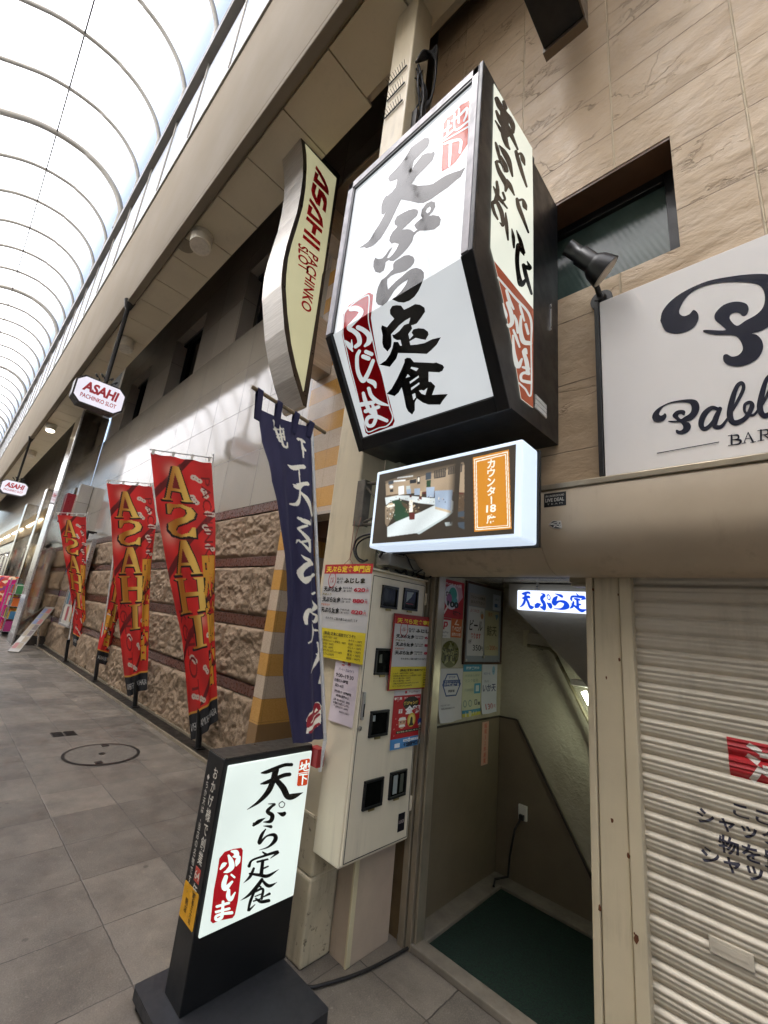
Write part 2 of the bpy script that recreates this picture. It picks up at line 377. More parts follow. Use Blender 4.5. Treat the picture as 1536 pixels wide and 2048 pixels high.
M['stripe'] = mk_stripe()
def mk_plaster(name, a, b, rough, bs, sc_=16):
    t = NT(name); n = t.noise(sc_, 5, .6, dist=.4); c = t.mix(t.ramp(t.noise(2.4, 5), .3, .7), lin(a), lin(b)); c = t.mix(t.math('MULTIPLY', t.ramp(t.noise(1.7, 6, .7), .5, .75), .35), c, lin('#5a503a'))
    return t.done(c, rough, normal=t.bump(n, bs, .012))
M['plaster'] = mk_plaster('stairwell_plaster', '#a39b86', '#b5ad99', .22, .8, 30)
M['wainscot'] = mk_plaster('brown_wainscot', '#6a5e4b', '#796d59', .5, .2)
M['stair_ceiling'] = mk_plaster('glossy_stair_ceiling', '#8d8674', '#a09885', .16, .35, 9)
def mk_mat():
    t = NT('green_turf_mat'); n = t.noise(130, 3, .75); c = t.mix(t.ramp(n, .35, .65), lin('#020b08'), lin('#07301f'))
    c = t.mix(t.math('MULTIPLY', t.ramp(t.noise(4, 4), .4, .7), .3), c, lin('#0b241a'))
    m = t.done(c, .9, normal=t.bump(n, 1.0, .01)); return m
M['mat'] = mk_mat()
def mk_glazing():
    """milky arcade glazing: part of the daylight comes straight through, the rest is scattered"""
    t = NT('milky_roof_glazing'); t.t.nodes.remove(t.b)
    tr = t.n('ShaderNodeBsdfTransparent'); tr.inputs[0].default_value = (.97, .98, 1, 1); tl = t.n('ShaderNodeBsdfTranslucent'); tl.inputs[0].default_value = (.94, .94, .94, 1)
    ad = t.n('ShaderNodeMixShader'); f = t.ramp(t.noise(.8, 3), .3, .7, .86, .94); t.l(f, ad.inputs[0]); t.l(tr.outputs[0], ad.inputs[1]); t.l(tl.outputs[0], ad.inputs[2])
    t.l(ad.outputs[0], t.t.nodes['Material Output'].inputs[0]); return t.m
M['glazing'] = mk_glazing()
def mk_side():
    t = NT('white_side_glazing'); tl = t.n('ShaderNodeBsdfTranslucent'); tl.inputs[0].default_value = (.95, .95, .95, 1); ad = t.n('ShaderNodeMixShader'); ad.inputs[0].default_value = .55
    c = t.mix(t.ramp(t.noise(.35, 4, .6, stretch=(1, 1, 2.5)), .42, .62), lin('#ffffff'), lin('#c9c7c2')); t.done(c, .3)  # broad grey clouds painted into the white, standing in for wavy shadows and reflections
    t.l(t.b.outputs[0], ad.inputs[1]); t.l(tl.outputs[0], ad.inputs[2]); t.l(ad.outputs[0], t.t.nodes['Material Output'].inputs[0]); return t.m
M['side_glazing'] = mk_side()
def mk_ribglass():
    t = NT('ribbed_window_glass'); X, Y, Z = t.xyz()
    q = t.math('SINE', t.math('MULTIPLY', t.math('ADD', X, t.math('MULTIPLY', Z, .35)), 210.0))
    return t.done(t.mix(t.ramp(t.noise(3), .3, .7), lin('#3a4a46'), lin('#55665f')), .18, normal=t.bump(q, .10, .002), spec=.6)
M['ribglass'] = mk_ribglass()
M['glass_dark'] = plain('dark_window_glass', '#0d0f10', .05, var=.1, spec=.6)
M['meter_glass'] = plain('meter_window_glass', '#10110e', .15, var=.3, spec=.12, nscale=12)
M['shutter'] = plain('shutter_paint', '#cbc1ad', .45, .05, var=.08, nscale=3, bump=.05, bscale=40, grime=.5)
def mk_cloth(name):
    t = NT(name); a = t.n('ShaderNodeAttribute', attribute_name='print'); n = t.noise(420, 2); cr = t.noise(5, 5, .6, stretch=(1, 1, .35), dist=.6)
    m = t.done(a.outputs['Color'], .7, normal=t.bump(cr, .45, .03, t.bump(n, .1, .002))); t.b.inputs['Sheen Weight'].default_value = .05; return m
M['print_cloth'] = mk_cloth('printed_banner_cloth')

# ---------------------------------------------------------------- printed sheets
def in_poly(x, y, poly):
    c = np.zeros(x.shape, bool); n = len(poly)
    for i in range(n):
        (x1, y1), (x2, y2) = poly[i][:2], poly[(i + 1) % n][:2]
        if y1 == y2: continue
        k = ((y1 > y) != (y2 > y)) & (x < (x2 - x1) * (y - y1) / (y2 - y1) + x1); c ^= k
    return c
class Sheet:
    """a printed cloth: a fine grid whose print is a per-vertex colour pattern"""
    def __init__(s, nu, nv, base):
        s.nu, s.nv = nu, nv; s.U, s.V = np.meshgrid((np.arange(nu + 1)) / nu, (np.arange(nv + 1)) / nv); s.C = np.zeros((nv + 1, nu + 1, 4)); s.C[:] = lin(base)
    def poly(s, p, col): s.C[in_poly(s.U, s.V, p)] = lin(col)
    def fade(s, p, c0, c1, f):
        k = in_poly(s.U, s.V, p); t = np.clip(f(s.U[k], s.V[k]), 0, 1)[:, None]; s.C[k] = np.array(lin(c0)) * (1 - t) + np.array(lin(c1)) * t
    def stroke(s, pts, col, asp=1.0):
        q = [(a, b * asp, w_) for a, b, w_ in pts]
        for g in stroke_quads([(a * 1000, b * 1000, w_ * 1000) for a, b, w_ in q], 6): s.poly([(p[0] / 1000, p[1] / 1000 / asp) for p in g], col)
    def text(s, body, u0, v0, u1, v1, col, rot=0, mirror=False, bold=0.0, grow=0.0):
        v, f = letters(body, bold); lo, hi = v.min(0), v.max(0); q = (v - lo) / (hi - lo)
        if grow: q = .5 + (q - .5) * (1 + grow)
        if rot: q = np.stack([1 - q[:, 1], 1 - q[:, 0]], 1); q[:, 1] = 1 - q[:, 1]; q = np.stack([q[:, 0], 1 - q[:, 1]], 1)
        x = u0 + (u1 - u0) * ((1 - q[:, 0]) if mirror else q[:, 0]); y = v1 + (v0 - v1) * q[:, 1]
        for fc in f:
            pl = [(x[i], y[i]) for i in fc]; s.poly(pl, col)
    def blur(s, k=1):
        for _ in range(k):
            c = np.pad(s.C, ((1, 1), (1, 1), (0, 0)), 'edge'); s.C = (c[:-2, 1:-1] + c[2:, 1:-1] + c[1:-1, :-2] + c[1:-1, 2:] + 2 * c[1:-1, 1:-1]) / 6
    def build(s, name, fn, parent, mat=None):
        m = MB(); P = [fn(u, v) for u, v in zip(s.U.ravel(), s.V.ravel())]; n = s.nu + 1
        m.mesh(P, [(j * n + i, j * n + i + 1, (j + 1) * n + i + 1, (j + 1) * n + i) for j in range(s.nv) for i in range(s.nu)], 0, True)
        o = m.build(name, mat or M['print_cloth'], parent, recalc=False)
        a = o.data.color_attributes.new('print', 'FLOAT_COLOR', 'POINT'); a.data.foreach_set('color', s.C.reshape(-1)); return o
def edges(Lp, Rp, vs, depth):
    """left and right edge points of a hanging cloth, row by row"""
    def par(Q): y = np.array([p[1] for p in Q]); return (y - y[0]) / (y[-1] - y[0])
    va, vb = (vs, vs) if vs is not None else (par(Lp), par(Rp))
    def fn(u, v):
        lx = np.interp(v, va, [p[0] for p in Lp]); ly = np.interp(v, va, [p[1] for p in Lp]); rx = np.interp(v, vb, [p[0] for p in Rp]); ry = np.interp(v, vb, [p[1] for p in Rp])
        a, b = depth(v); A = on_x(lx, ly, a); B = on_x(rx, ry, b); return A, B
    return fn

def mk_backlit():
    t = NT('backlit_photo_print'); a = t.n('ShaderNodeAttribute', attribute_name='print'); m = t.done(t.mix(.5, a.outputs['Color'], (0, 0, 0, 1)), .3)
    t.l(a.outputs['Color'], t.b.inputs['Emission Color']); t.b.inputs['Emission Strength'].default_value = .30; return m
M['backlit'] = mk_backlit()
# ================================================================ the setting
m = MB(); m.add([(-90, -60, 0), (60, -60, 0), (60, 40, 0), (-90, 40, 0)]); 
tag(m.build('street_paving', M['paving']), kind='structure')

# ---------------------------------------------------------------- arcade roof over the street
XL, XR = -66.0, 9.0
roof = thing('arcade_roof', 'arched white milky glazed roof with thin grey ribs over the shopping street', 'arcade roof', (-20, -1, 0))
VP = [(1.2, 12.62), (1.13, 12.9), (.95, 13.25), (.7, 13.52), (.42, 13.71), (.08, 13.82), (-.3, 13.86), (-.75, 13.82), (-1.2, 13.68), (-1.62, 13.44), (-2.25, 13.0), (-2.9, 12.4), (-3.45, 11.65), (-3.85, 10.8), (-4.1, 10.1), (-4.2, 9.6)]
VP = [p[:2] for p in catmull([(a, b, 0) for a, b in VP], 3)]
m = MB()
m.grid(lambda u, v: (XL + (XR - XL) * u, *VP[round(v * (len(VP) - 1))]), 12, len(VP) - 1); m.build('vault_glazing', M['glazing'], roof, recalc=False)
m = MB(); m.add([(XL, 1.2, 9.74), (XR, 1.2, 9.74), (XR, 1.2, 11.72), (XL, 1.2, 11.72)])
m.build('side_glazing', M['side_glazing'], roof, recalc=False)
m = MB(); m.box(XL, XR, 1.06, 1.24, 11.72, 12.0); m.build('gutter_pipe', plain('gutter_pipe_paint', '#4d463c', .4, .3), roof)
m = MB(); m.tube([(XL, -.72, 13.74), (XR, -.72, 13.74)], .018, 6); m.build('ridge_cable', M['steel_dark'], roof)
m = MB(); m.box(XL, XR, 1.17, 1.24, 9.70, 9.78); m.box(XL, XR, 1.13, 1.2, 12.05, 12.2); m.build('glazing_rail', M['acrylic_rib'], roof)
def rib_mesh(r, r2):
    m = MB(); pr = [(0, a - (.05 if a > 0 else -.05), b - .06) for a, b in VP[1:]]
    m.tube([(0, 1.12, 12.05), (0, 1.13, 12.4)] + pr, r, 6); m.bar((0, 1.04, 11.66), (0, 1.04, 12.06), .05, .03); m.tube([(0, 1.17, 9.78), (0, 1.17, 11.75)], r2, 5); return m
x0 = -7.15; rib0 = None; k = 0
for i in range(-9, 37):
    x = x0 - 1.575 * i; big = (i - 4) % 6 == 0
    key = 'big' if big else 'thin'
    if key not in _cache:
        o = rib_mesh(.085 if big else .05, .018).build('rib', M['acrylic_rib'], roof); _cache[key] = o
        o.location.x += x
    else:
        o2 = _cache[key].copy(); COL.objects.link(o2); o2.parent = roof; o2.location.x = _cache[key].location.x + 0; o2.location.x = x
    k += 1
# ---------------------------------------------------------------- canopy (fascia + soffit) along the shop fronts
M['gap'] = plain('pale_gap_boards', '#b5ab98', .7)
can = thing('arcade_canopy', 'long beige canopy with deep fascia and panelled soffit above the shop fronts', 'canopy', (-20, 1.5, 6.9))
m = MB(); m.box(XL, XR, 1.2, 1.26, 7.0, 9.72); m.prism([(1.2, 7.0), (1.2, 6.9), (1.3, 6.88), (1.34, 6.96), (1.26, 7.0)], 'x', XL, XR); m.build('fascia', M['fascia'], can, .01)
m = MB(); xs = [XL] + [x0 + 4.42 - .7875 * i for i in range(72, -8, -1)] + [XR]
for a, b in zip(xs[:-1], xs[1:]):
    if b - a < .05: continue
    y1 = 1.96
    if -3.0 < (a + b) / 2 < -1.2: y1 = 1.87
    m.box(a + .007, b - .007, 1.345, y1, 6.96, 7.0)
m.build('soffit', M['soffit'], can, .004)
m = MB(); m.box(XL, XR, 1.3, 1.95, 7.02, 7.06); m.build('soffit_backing', M['gap'], can)
m = MB(); m.box(XL, XR, 1.26, 3.4, 9.6, 9.72); m.build('canopy_top', M['gap'], can)

# column that carries the canopy
colm = thing('canopy_column', 'square cream steel column beside the black lit shop sign, running up to the soffit', 'column', (-1.945, 1.725, 0))
m = MB(); m.box(-2.07, -1.818, 1.622, 1.83, .0, 6.965); m.build('shaft', M['beige'], colm, .012)
m = MB(); m.box(-2.085, -1.812, 1.608, 1.79, 0, .36); m.box(-2.08, -1.815, 1.614, 1.785, .36, .62); m.build('base_casing', M['beige_dirty'], colm, .012)
m = MB()
for z in (6.06, 5.86, 5.66):
    m.bar((-2.05, 1.613, z), (-1.85, 1.613, z + .01), .009, .009)
    for j in range(9): m.bar((-2.04 + j * .022, 1.612, z), (-2.05 + j * .026, 1.572, z + .012), .0035, .0035)
m.build('bird_spikes', M['steel_dark'], colm)

# ---------------------------------------------------------------- tiled building on the right (stone wall, passage, posts)
tb = thing('tiled_building', 'building with tan slate-look wall tiles above the roller shutter and basement passage', 'building', (0, 2.1, 0))
YW = 2.1
m = MB()
def wallp(x0, x1, z0, z1): m.box(x0, x1, YW, YW + .3, z0, z1)
wallp(-1.80, -1.05, 2.3, 2.56); wallp(-1.98, -1.05, 2.56, 9.5); wallp(-1.05, -.205, 4.275, 9.5); wallp(-1.05, -.205, 2.3, 3.53); wallp(-.205, 9.0, 2.3, 9.5)
m.build('wall', M['slate'], tb)
box_part('side_wall', M['granite_plain'], tb, -2.0, -1.982, 2.1, 4.5, 2.66, 9.5)
wn = MB(); wn.box(-1.05, -.205, 2.325, 2.37, 3.53, 4.275); wn = wn.build('window', M['black'], tb)
m = MB(); m.add([(-1.0, 2.318, 3.56), (-.27, 2.318, 3.56), (-.27, 2.318, 4.22), (-1.0, 2.318, 4.22)]); m.build('pane', M['ribglass'], wn)
m = MB(); m.box(-.268, -.207, 2.285, 2.322, 3.532, 4.272); m.box(-1.05, -.27, 2.285, 2.322, 4.2, 4.272); m.build('frame', M['black'], wn, .004)
m = MB(); m.box(-1.049, -.207, 2.104, 2.283, 4.255, 4.2735); m.build('reveal', M['wood_lintel'], wn)
# passage
m = MB(); m.box(-1.80, -1.65, 2.2, 3.3, 1.0, 1.95); m.box(-1.66, 3.0, 3.15, 3.3, -3, 1.95); m.build('passage_wall', M['plaster'], tb)
m = MB(); m.box(-1.80, -1.643, 2.2, 2.87, 0, 1.0); m.box(-1.80, -1.643, 2.87, 3.14, 0, 1.0)
m.prism([(-1.64, 1.0), (-1.50, 1.012), (-.93, .12), (-.2, -1.05), (-.2, -3), (-1.64, -3)], 'y', 3.125, 3.148); m.build('wainscot', M['wainscot'], tb)
m = MB(); m.bar((-1.641, 2.2, 1.005), (-1.641, 3.12, 1.005), .006, .012); m.bar((-1.64, 3.12, 1.005), (-1.50, 3.12, 1.012), .006, .012); m.bar((-1.50, 3.12, 1.012), (-.2, 3.12, -1.03), .008, .014); m.build('wainscot_rail', M['dark_void'], tb)
m = MB(); m.box(-1.66, 2.0, 2.16, 3.2, 1.95, 2.05); m.build('passage_ceiling', M['stair_ceiling'], tb)
m = MB(); m.prism([(-1.40, 1.80), (-1.22, 1.66), (-1.0, 1.46), (.8, -.4), (.8, 1.94), (-1.40, 1.94)], 'y', 2.75, 3.148); m.build('sloping_soffit', mk_plaster('grey_soffit_plaster', '#7d776a', '#8d8778', .6, .4, 26), tb)
m = MB(); m.box(-1.66, -.6, 2.115, 2.2, .0, .035); m.build('threshold', M['concrete'], tb, .006)
m = MB(); m.box(-1.645, -1.53, 2.2, 3.0, .0, .03); m.box(-1.645, -.55, 3.0, 3.13, .0, .026); m.build('passage_kerb', M['concrete'], tb, .006)
m = MB()
for i in range(9): m.box(-.5 + .24 * i, -.26 + .24 * i, 2.3, 3.12, -2.6, -.17 * i - .005)
m.build('stair', M['concrete'], tb)
m = MB(); m.box(-.55, -.5, 2.3, 3.14, -.3, .004); m.box(2.0, 2.1, 2.2, 3.2, -3, 1.95); m.box(-.48, 2.0, 2.26, 2.3, -3, 1.95); m.build('stair_side_wall', M['plaster'], tb)
# posts, jambs
m = MB(); m.box(-.685, -.655, 2.105, 2.3, 0, 1.95); m.box(-.652, -.545, 2.115, 2.3, 0, 1.95); m.box(-.542, -.495, 2.105, 2.3, 0, 1.95); m.build('door_post', M['beige'], tb, .005)
m = MB(); m.box(-1.645, -1.605, 2.105, 2.2, 0, 1.93); m.box(-1.597, -1.565, 2.112, 2.2, 0, 1.93); m.box(-1.56, -1.545, 2.13, 2.2, 0, 1.93); m.build('door_rail', M['alum'], tb, .003)
m = MB(); m.box(-1.606, -1.596, 2.13, 2.2, 0, 1.93); m.box(-1.815, -1.646, 2.13, 2.2, 0, 1.95); m.build('jamb_filler', plain('stained_jamb', '#6b5738', .8, var=.3, grime=.8), tb)
for x, z, r in ((-.605, 1.46, .008), (-.60, .92, .010), (-.545, .82, .011), (-.655, .60, .012), (-.53, .56, .015), (-.545, 1.82, .006), (-.65, 1.84, .008), (-.55, 1.54, .009), (-.535, .575, .006)):
    m = MB(); P = [(x + r * random.uniform(.35, .75) * math.cos(a), 2.1025, z + r * random.uniform(.6, 1.3) * math.sin(a)) for a in np.linspace(0, 2 * math.pi, 9)[:-1]]; m.add(P); m.build('rust_spot', M['rust'], tb)
m = MB(); m.box(-1.66, 9, 2.11, 2.4, 1.93, 2.31); m.build('hood_backing', M['dark_void'], tb)
m = MB(); m.box(-1.83, -1.7, 1.835, 2.1, .0, 3.3); m.build('pilaster', plain('greenish_boarding', '#9a9982', .5, var=.08, grime=.5), tb, .004)

# rounded hood over the shutter
aw = thing('shutter_hood', 'rounded beige painted hood running over the shutter and passage', 'shutter hood', (0, 2.0, 1.9))
pr = [(2.105, 2.268), (1.86, 2.268), (1.845, 2.262), (1.84, 2.25), (1.84, 2.10)] + [(2.06 - .22 * math.cos(t), 2.10 - .205 * math.sin(t)) for t in np.linspace(.12, math.pi / 2, 12)] + [(2.105, 1.895)]
m = MB()
for a, b in ((-1.625, -.795), (-.792, .35), (.353, 9.0)):
    n = len(pr); v = [(a, *p) for p in pr] + [(b, *p) for p in pr]
    m.mesh(v, [(i, i + 1, n + i + 1, n + i) for i in range(n - 1)], 0, True); 
    for X in (a, b): m.add([(X, *p) for p in pr])
m.build('hood_shell', M['awning'], aw)
m = MB(); m.box(-1.2, 9, 1.834, 1.862, 2.262, 2.288); m.build('top_rail', M['alum'], aw, .003)
m = MB(); m.tube([(-.80, 1.842, 2.235), (-.80, 1.834, 2.235)], .006, 8); m.build('screw', M['steel_dark'], aw)

# roller shutter
sh = thing('roller_shutter', 'closed cream ribbed roller shutter with red and black warning lettering', 'shutter', (0, 2.17, 0))
m = MB(); pitch = .0685; prof = []
for k in range(29):
    z = 1.94 - k * pitch
    prof += [(2.166, z), (2.158, z - .004), (2.150, z - .010), (2.148, z - .017), (2.154, z - .023), (2.152, z - .029), (2.149, z - .035), (2.154, z - .041), (2.152, z - .047), (2.154, z - .054), (2.159, z - .060), (2.166, z - .0665)]
xs = [-.496, 3.0]; v = [(x, *p) for p in prof for x in xs]
m.mesh(v, [(2 * i, 2 * i + 1, 2 * i + 3, 2 * i + 2) for i in range(len(prof) - 1)], 0, True)
cur = m.build('curtain', M['shutter'], sh, recalc=False)
m = MB(); Sh = Face((0, 2.1455, 0), (1, 0, 0), (0, 0, 1))
pts = [(-.212, 1.315), (.26, 1.315), (.26, 1.185), (-.212, 1.185)]
def on_curtain(P):      # the sticker and the paint follow the slats
    z = (1.94 - P[2]) % pitch
    zz = [0, .004, .010, .017, .023, .029, .035, .041, .047, .054, .060, .0665, .0685]; yy = [2.166, 2.158, 2.150, 2.148, 2.154, 2.152, 2.149, 2.154, 2.152, 2.154, 2.159, 2.166, 2.166]
    return (P[0], float(np.interp(z, zz, yy)) + P[1], P[2])
def follow(mb, mi, e, faces_from):   # cut printed faces at the slat kinks and drop them onto the curtain
    me = bpy.data.meshes.new('tmp'); me.from_pydata(faces_from.v, [], faces_from.f); bm = bmesh.new(); bm.from_mesh(me)
    zz = [0, .004, .010, .017, .023, .029, .035, .041, .047, .054, .060, .0665]
    for k in range(6, 18):
        for q in zz:
            z = 1.94 - k * pitch - q
            bmesh.ops.bisect_plane(bm, geom=bm.verts[:] + bm.edges[:] + bm.faces[:], plane_co=(0, 0, z), plane_no=(0, 0, 1))
    vs = [on_curtain((v.co.x, -e, v.co.z)) for v in bm.verts]; bm.verts.index_update()
    mb.mesh(vs, [[v.index for v in f.verts] for f in bm.faces], mi); bm.free(); bpy.data.meshes.remove(me)
pr_ = MB(); q = MB(); q.add([(x, 0, z) for x, z in pts]); follow(pr_, 0, .0012, q)
q = MB(); text(q, Sh, '注意', -.165, 1.245, .108, 0, align='L', bold=.03); follow(pr_, 1, .0024, q)
for s_, x, z in (('ここは', -.214, 1.078), ('シャッターが', -.322, 1.025), ('物を置か', -.265, .955), ('シャッター', -.318, .902)):
    q = MB(); text(q, Sh, s_, x, z, .044, 0, align='L', bold=.024, sx=1.1); follow(pr_, 2, .0012, q)
pr_.build('lettering', [ink('#b4242a', .4), ink('#d8d2c6', .4), ink('#1c1a2c', .5)], sh, recalc=False)
m = MB(); m.box(-.315, -.195, 2.1435, 2.151, .612, .664); sl = m.build('letter_slot', M['shutter'], sh, .008)
m = MB(); m.box(-.30, -.21, 2.1418, 2.143, .632, .652); m.build('slot_flap', M['shutter'], sl)

# ---------------------------------------------------------------- granite pachinko hall on the left
gb = thing('granite_building', 'granite clad hall with rough stone base and polished tile band on the left', 'building', (-9, 2.62, 0))
YG = 2.62; X1, X0 = -4.2, -15.2
m = MB(); m.box(X0, X1, YG + .06, YG + .5, 0, 2.89); m.build('core_wall', M['granite_dark'], gb)
bands = [(.68, .79), (1.39, 1.51), (2.09, 2.2), (2.77, 2.89)]
for z0, z1 in bands:
    x = X1; m = MB()
    while x > X0:
        wd = random.uniform(.5, 1.1); m.box(max(x - wd, X0), x - .004, YG - .0 + random.uniform(0, .004), YG + .07, z0, z1); x -= wd
    m.build('stone_band', M['band'], gb, .003)
rows = [(.0, .68), (.79, 1.39), (1.51, 2.09), (2.2, 2.77)]
def rough_block(m, x0, x1, z0, z1, nu, nv, sd):
    rg = np.random.default_rng(sd); H = np.zeros((nv + 1, nu + 1))
    for sz, am in ((2, .016), (5, .016), (10, .014), (20, .012), (36, .009)):
        a = rg.normal(size=(sz + 2, sz + 2)); gy = np.linspace(0, sz, nv + 1); gx = np.linspace(0, sz, nu + 1)
        iy, ix = gy.astype(int), gx.astype(int); fy, fx = gy - iy, gx - ix
        A = a[np.ix_(iy, ix)] * np.outer(1 - fy, 1 - fx) + a[np.ix_(iy + 1, ix)] * np.outer(fy, 1 - fx) + a[np.ix_(iy, ix + 1)] * np.outer(1 - fy, fx) + a[np.ix_(iy + 1, ix + 1)] * np.outer(fy, fx)
        H += A * am
    H *= .8; ed = np.minimum(1, np.minimum.outer(np.minimum(np.linspace(0, 1, nv + 1), np.linspace(1, 0, nv + 1)) * (z1 - z0) / .035, np.minimum(np.linspace(0, 1, nu + 1), np.linspace(1, 0, nu + 1)) * (x1 - x0) / .035))
    H = np.clip(H * .85 + .045, .01, .10) * ed
    v = [(x0 + (x1 - x0) * i / nu, YG + .03 - H[j, i], z0 + (z1 - z0) * j / nv) for j in range(nv + 1) for i in range(nu + 1)]
    m.mesh(v, [(j * (nu + 1) + i, j * (nu + 1) + i + 1, (j + 1) * (nu + 1) + i + 1, (j + 1) * (nu + 1) + i) for j in range(nv) for i in range(nu)], 0, True)
m = MB(); sd = 0
for r, (z0, z1) in enumerate(rows):
    x = X1 - (0 if r % 2 else .0); first = True
    while x > X0 + .05:
        wd = .45 if (first and r % 2 == 0) else .86; first = False; a = max(x - wd, X0); near = x > -9; sd += 1
        rough_block(m, a + .004, x - .004, z0 + .005, z1 - .005, 52 if near else 24, 38 if near else 16, sd); x -= wd
m.build('rough_stone', M['rustic'], gb, recalc=False)
m = MB(); m.box(X0, X1 + .17, YG, YG + .4, 2.89, 6.15); m.build('polished_band', M['granite'], gb)
# upper storey: piers between dark window recesses
wins = [(-6.8, -5.05), (-10.3, -8.6), (-13.75, -12.0)]
m = MB(); x = X0
for a, b in sorted(wins): m.box(x, a, YG + .03, YG + .5, 6.152, 9.6); m.box(a, b, YG + .03, YG + .5, 7.75, 9.6); x = b
m.box(x, -3.4, YG + .03, YG + .5, 6.152, 9.6); m.build('upper_wall', M['granite_plain'], gb)
for a, b in wins:
    o = MB(); o.box(a, b, YG + .3, YG + .34, 6.152, 7.75); o = o.build('window', M['granite_dark'], gb)
    m = MB(); m.box(a + .35, a + .40, YG + .2, YG + .31, 6.16, 7.74); m.box(a + .04, b - .04, YG + .2, YG + .31, 7.66, 7.74); m.box(b - .40, b - .35, YG + .2, YG + .31, 6.16, 7.74); m.build('frame', M['black'], o, .004)
    m = MB(); m.add([(a + .4, YG + .28, 6.17), (b - .4, YG + .28, 6.17), (b - .4, YG + .28, 7.66), (a + .4, YG + .28, 7.66)]); m.build('pane', M['glass_dark'], o)
# striped tile pier and lintel next to the column
m = MB(); m.box(-4.2, -4.03, YG - .005, 3.4, 0, 2.892); m.box(-4.03, -1.76, YG - .005, YG + .3, 2.65, 6.9); m.box(-4.02, -4.0, YG - .004, YG + .3, 2.65, 2.9); m.build('striped_pier', M['stripe'], gb, .004)
m = MB(); m.box(-4.03, -1.76, YG - .012, YG + .02, 2.615, 2.65); m.build('lintel_trim', M['granite_plain'], gb, .003)
m = MB(); m.box(-4.05, -1.7, 3.4, 3.5, 0, 2.7); m.box(-4.03, -1.72, 2.92, 3.4, 2.45, 2.65); m.build('recess_wall', M['wood_lintel'], gb)
m = MB(); m.box(-3.9, -2.2, 3.36, 3.398, .02, 2.2); m.build('recess_door', M['black'], gb, .004)
m = MB(); m.box(-4.03, -1.72, 2.3, YG - .004, 6.9, 6.95); m.box(-3.4, -1.7, YG + .03, YG + .3, 6.9, 9.6); m.build('upper_ledge', plain('brown_ledge', '#7c6c58', .7), gb)
m = MB(); m.box(X0, X1 + .2, 2.42, 2.575, .0, .028); gs = m.build('drain_channel', M['steel_dark'], gb, .004)
m = MB(); m.box(X0, X1 + .2, 2.395, 2.418, .0, .034); m.box(X0, X1 + .2, 2.58, 2.61, 0, .05); m.build('channel_edge', M['alum'], gs, .003)
# small metal wall fixtures above the rough stone
m = MB()
for dx in (0, .28): m.tube([(-13.0 + dx, 2.6, 3.05), (-13.0 + dx, 2.4, 3.05), (-12.95 + dx, 2.38, 2.93)], .022, 8); m.tube([(-12.98 + dx, 2.39, 2.98), (-12.9 + dx, 2.36, 2.86)], [.05, .07], 10)
m.build('wall_lamp', M['steel_dark'], gb)

# opposite side of the street, seen in the polished stone
ob = thing('opposite_building', 'pale shop row on the far side of the street, reflected in the polished stone', 'building', (-20, -4.3, 0))
m = MB(); m.box(XL, XR + 14, -4.6, -4.3, 0, 9.58); m.build('wall', plain('white_facade_paint', '#e9e6df', .5, var=.03), ob)
m = MB(); m.box(XL, XR, -4.3, -4.2, 9.2, 9.6); m.build('cornice', M['soffit'], ob)
m = MB()
for i in range(16): m.box(-60 + i * 4.3, -57 + i * 4.3, -4.31, -4.27, .1, 3.2)
m.build('shop_front', M['glass_dark'], ob)
# ================================================================ big shop sign
SX0, SX1, SY, SZT, SZF = -1.76, -.80, 1.2, 4.25, 3.13          # left, right, front, top, fold height
FB = Vector((0, 1.555, 2.565))                                   # lower front edge
sg = thing('shop_sign', 'tall black framed white lit shop sign with brush lettering, folded back at its lower third', 'shop sign', (-1.28, 1.6, 2.5))
prof = [(SY, SZT), (SY, SZF), (FB.y, FB.z), (1.75, 2.575), (1.75, SZT)]
m = MB(); m.prism(prof, 'x', SX0, SX1); m.build('housing', M['black'], sg, .004)
m = MB(); m.prism([(1.753, SZT - .02), (1.753, 2.58), (2.098, 2.6), (2.098, SZT - .02)], 'x', SX0 + .02, SX1 - .004); m.build('rear_housing', M['black'], sg, .004)
lo_d = Vector((0, FB.y - SY, FB.z - SZF)).normalized(); lo_n = Vector((0, lo_d.z, -lo_d.y)); lo_L = (Vector((0, FB.y, FB.z)) - Vector((0, SY, SZF))).length
def lowpt(x, s, e): return Vector((x, SY, SZF)) + lo_d * s + lo_n * e
panel = lit('sign_panel_acrylic', '#e6ebee', .225, .55, .06, .14)
m = MB(); e = .006
nu_ = Vector((0, -1, 0)); bend_ = Vector((0, SY, SZF)) + (nu_ + lo_n) * (e / (1 + nu_.dot(lo_n)))
m.add([(SX0 + .05, SY - e, bend_.z), (SX1 - .065, SY - e, bend_.z), (SX1 - .065, SY - e, SZT - .06), (SX0 + .05, SY - e, SZT - .06)])
m.add([(SX0 + .05, SY - e, bend_.z), (SX1 - .065, SY - e, bend_.z), lowpt(SX1 - .065, lo_L - .075, e), lowpt(SX0 + .05, lo_L - .075, e)])
m.build('front_panel', panel, sg, recalc=False)
m = MB()
for x0, x1 in ((SX0 - .002, SX0 + .045), (SX1 - .06, SX1 - .022)): m.box(x0, x1, SY - .022, SY - .001, SZF, SZT)
m.box(SX0 - .002, SX1 - .022, SY - .022, SY - .001, SZT - .055, SZT); m.build('upper_frame', plain('sign_frame_silver', '#807e80', .42, .7, var=.12, nscale=9), sg, .004)
m = MB(); m.box(SX0 + .046, SX0 + .058, SY - .018, SY - .002, SZF, SZT - .056); m.box(SX0 + .046, SX1 - .062, SY - .018, SY - .002, SZT - .068, SZT - .056); m.build('frame_gasket', M['black'], sg)
m = MB()
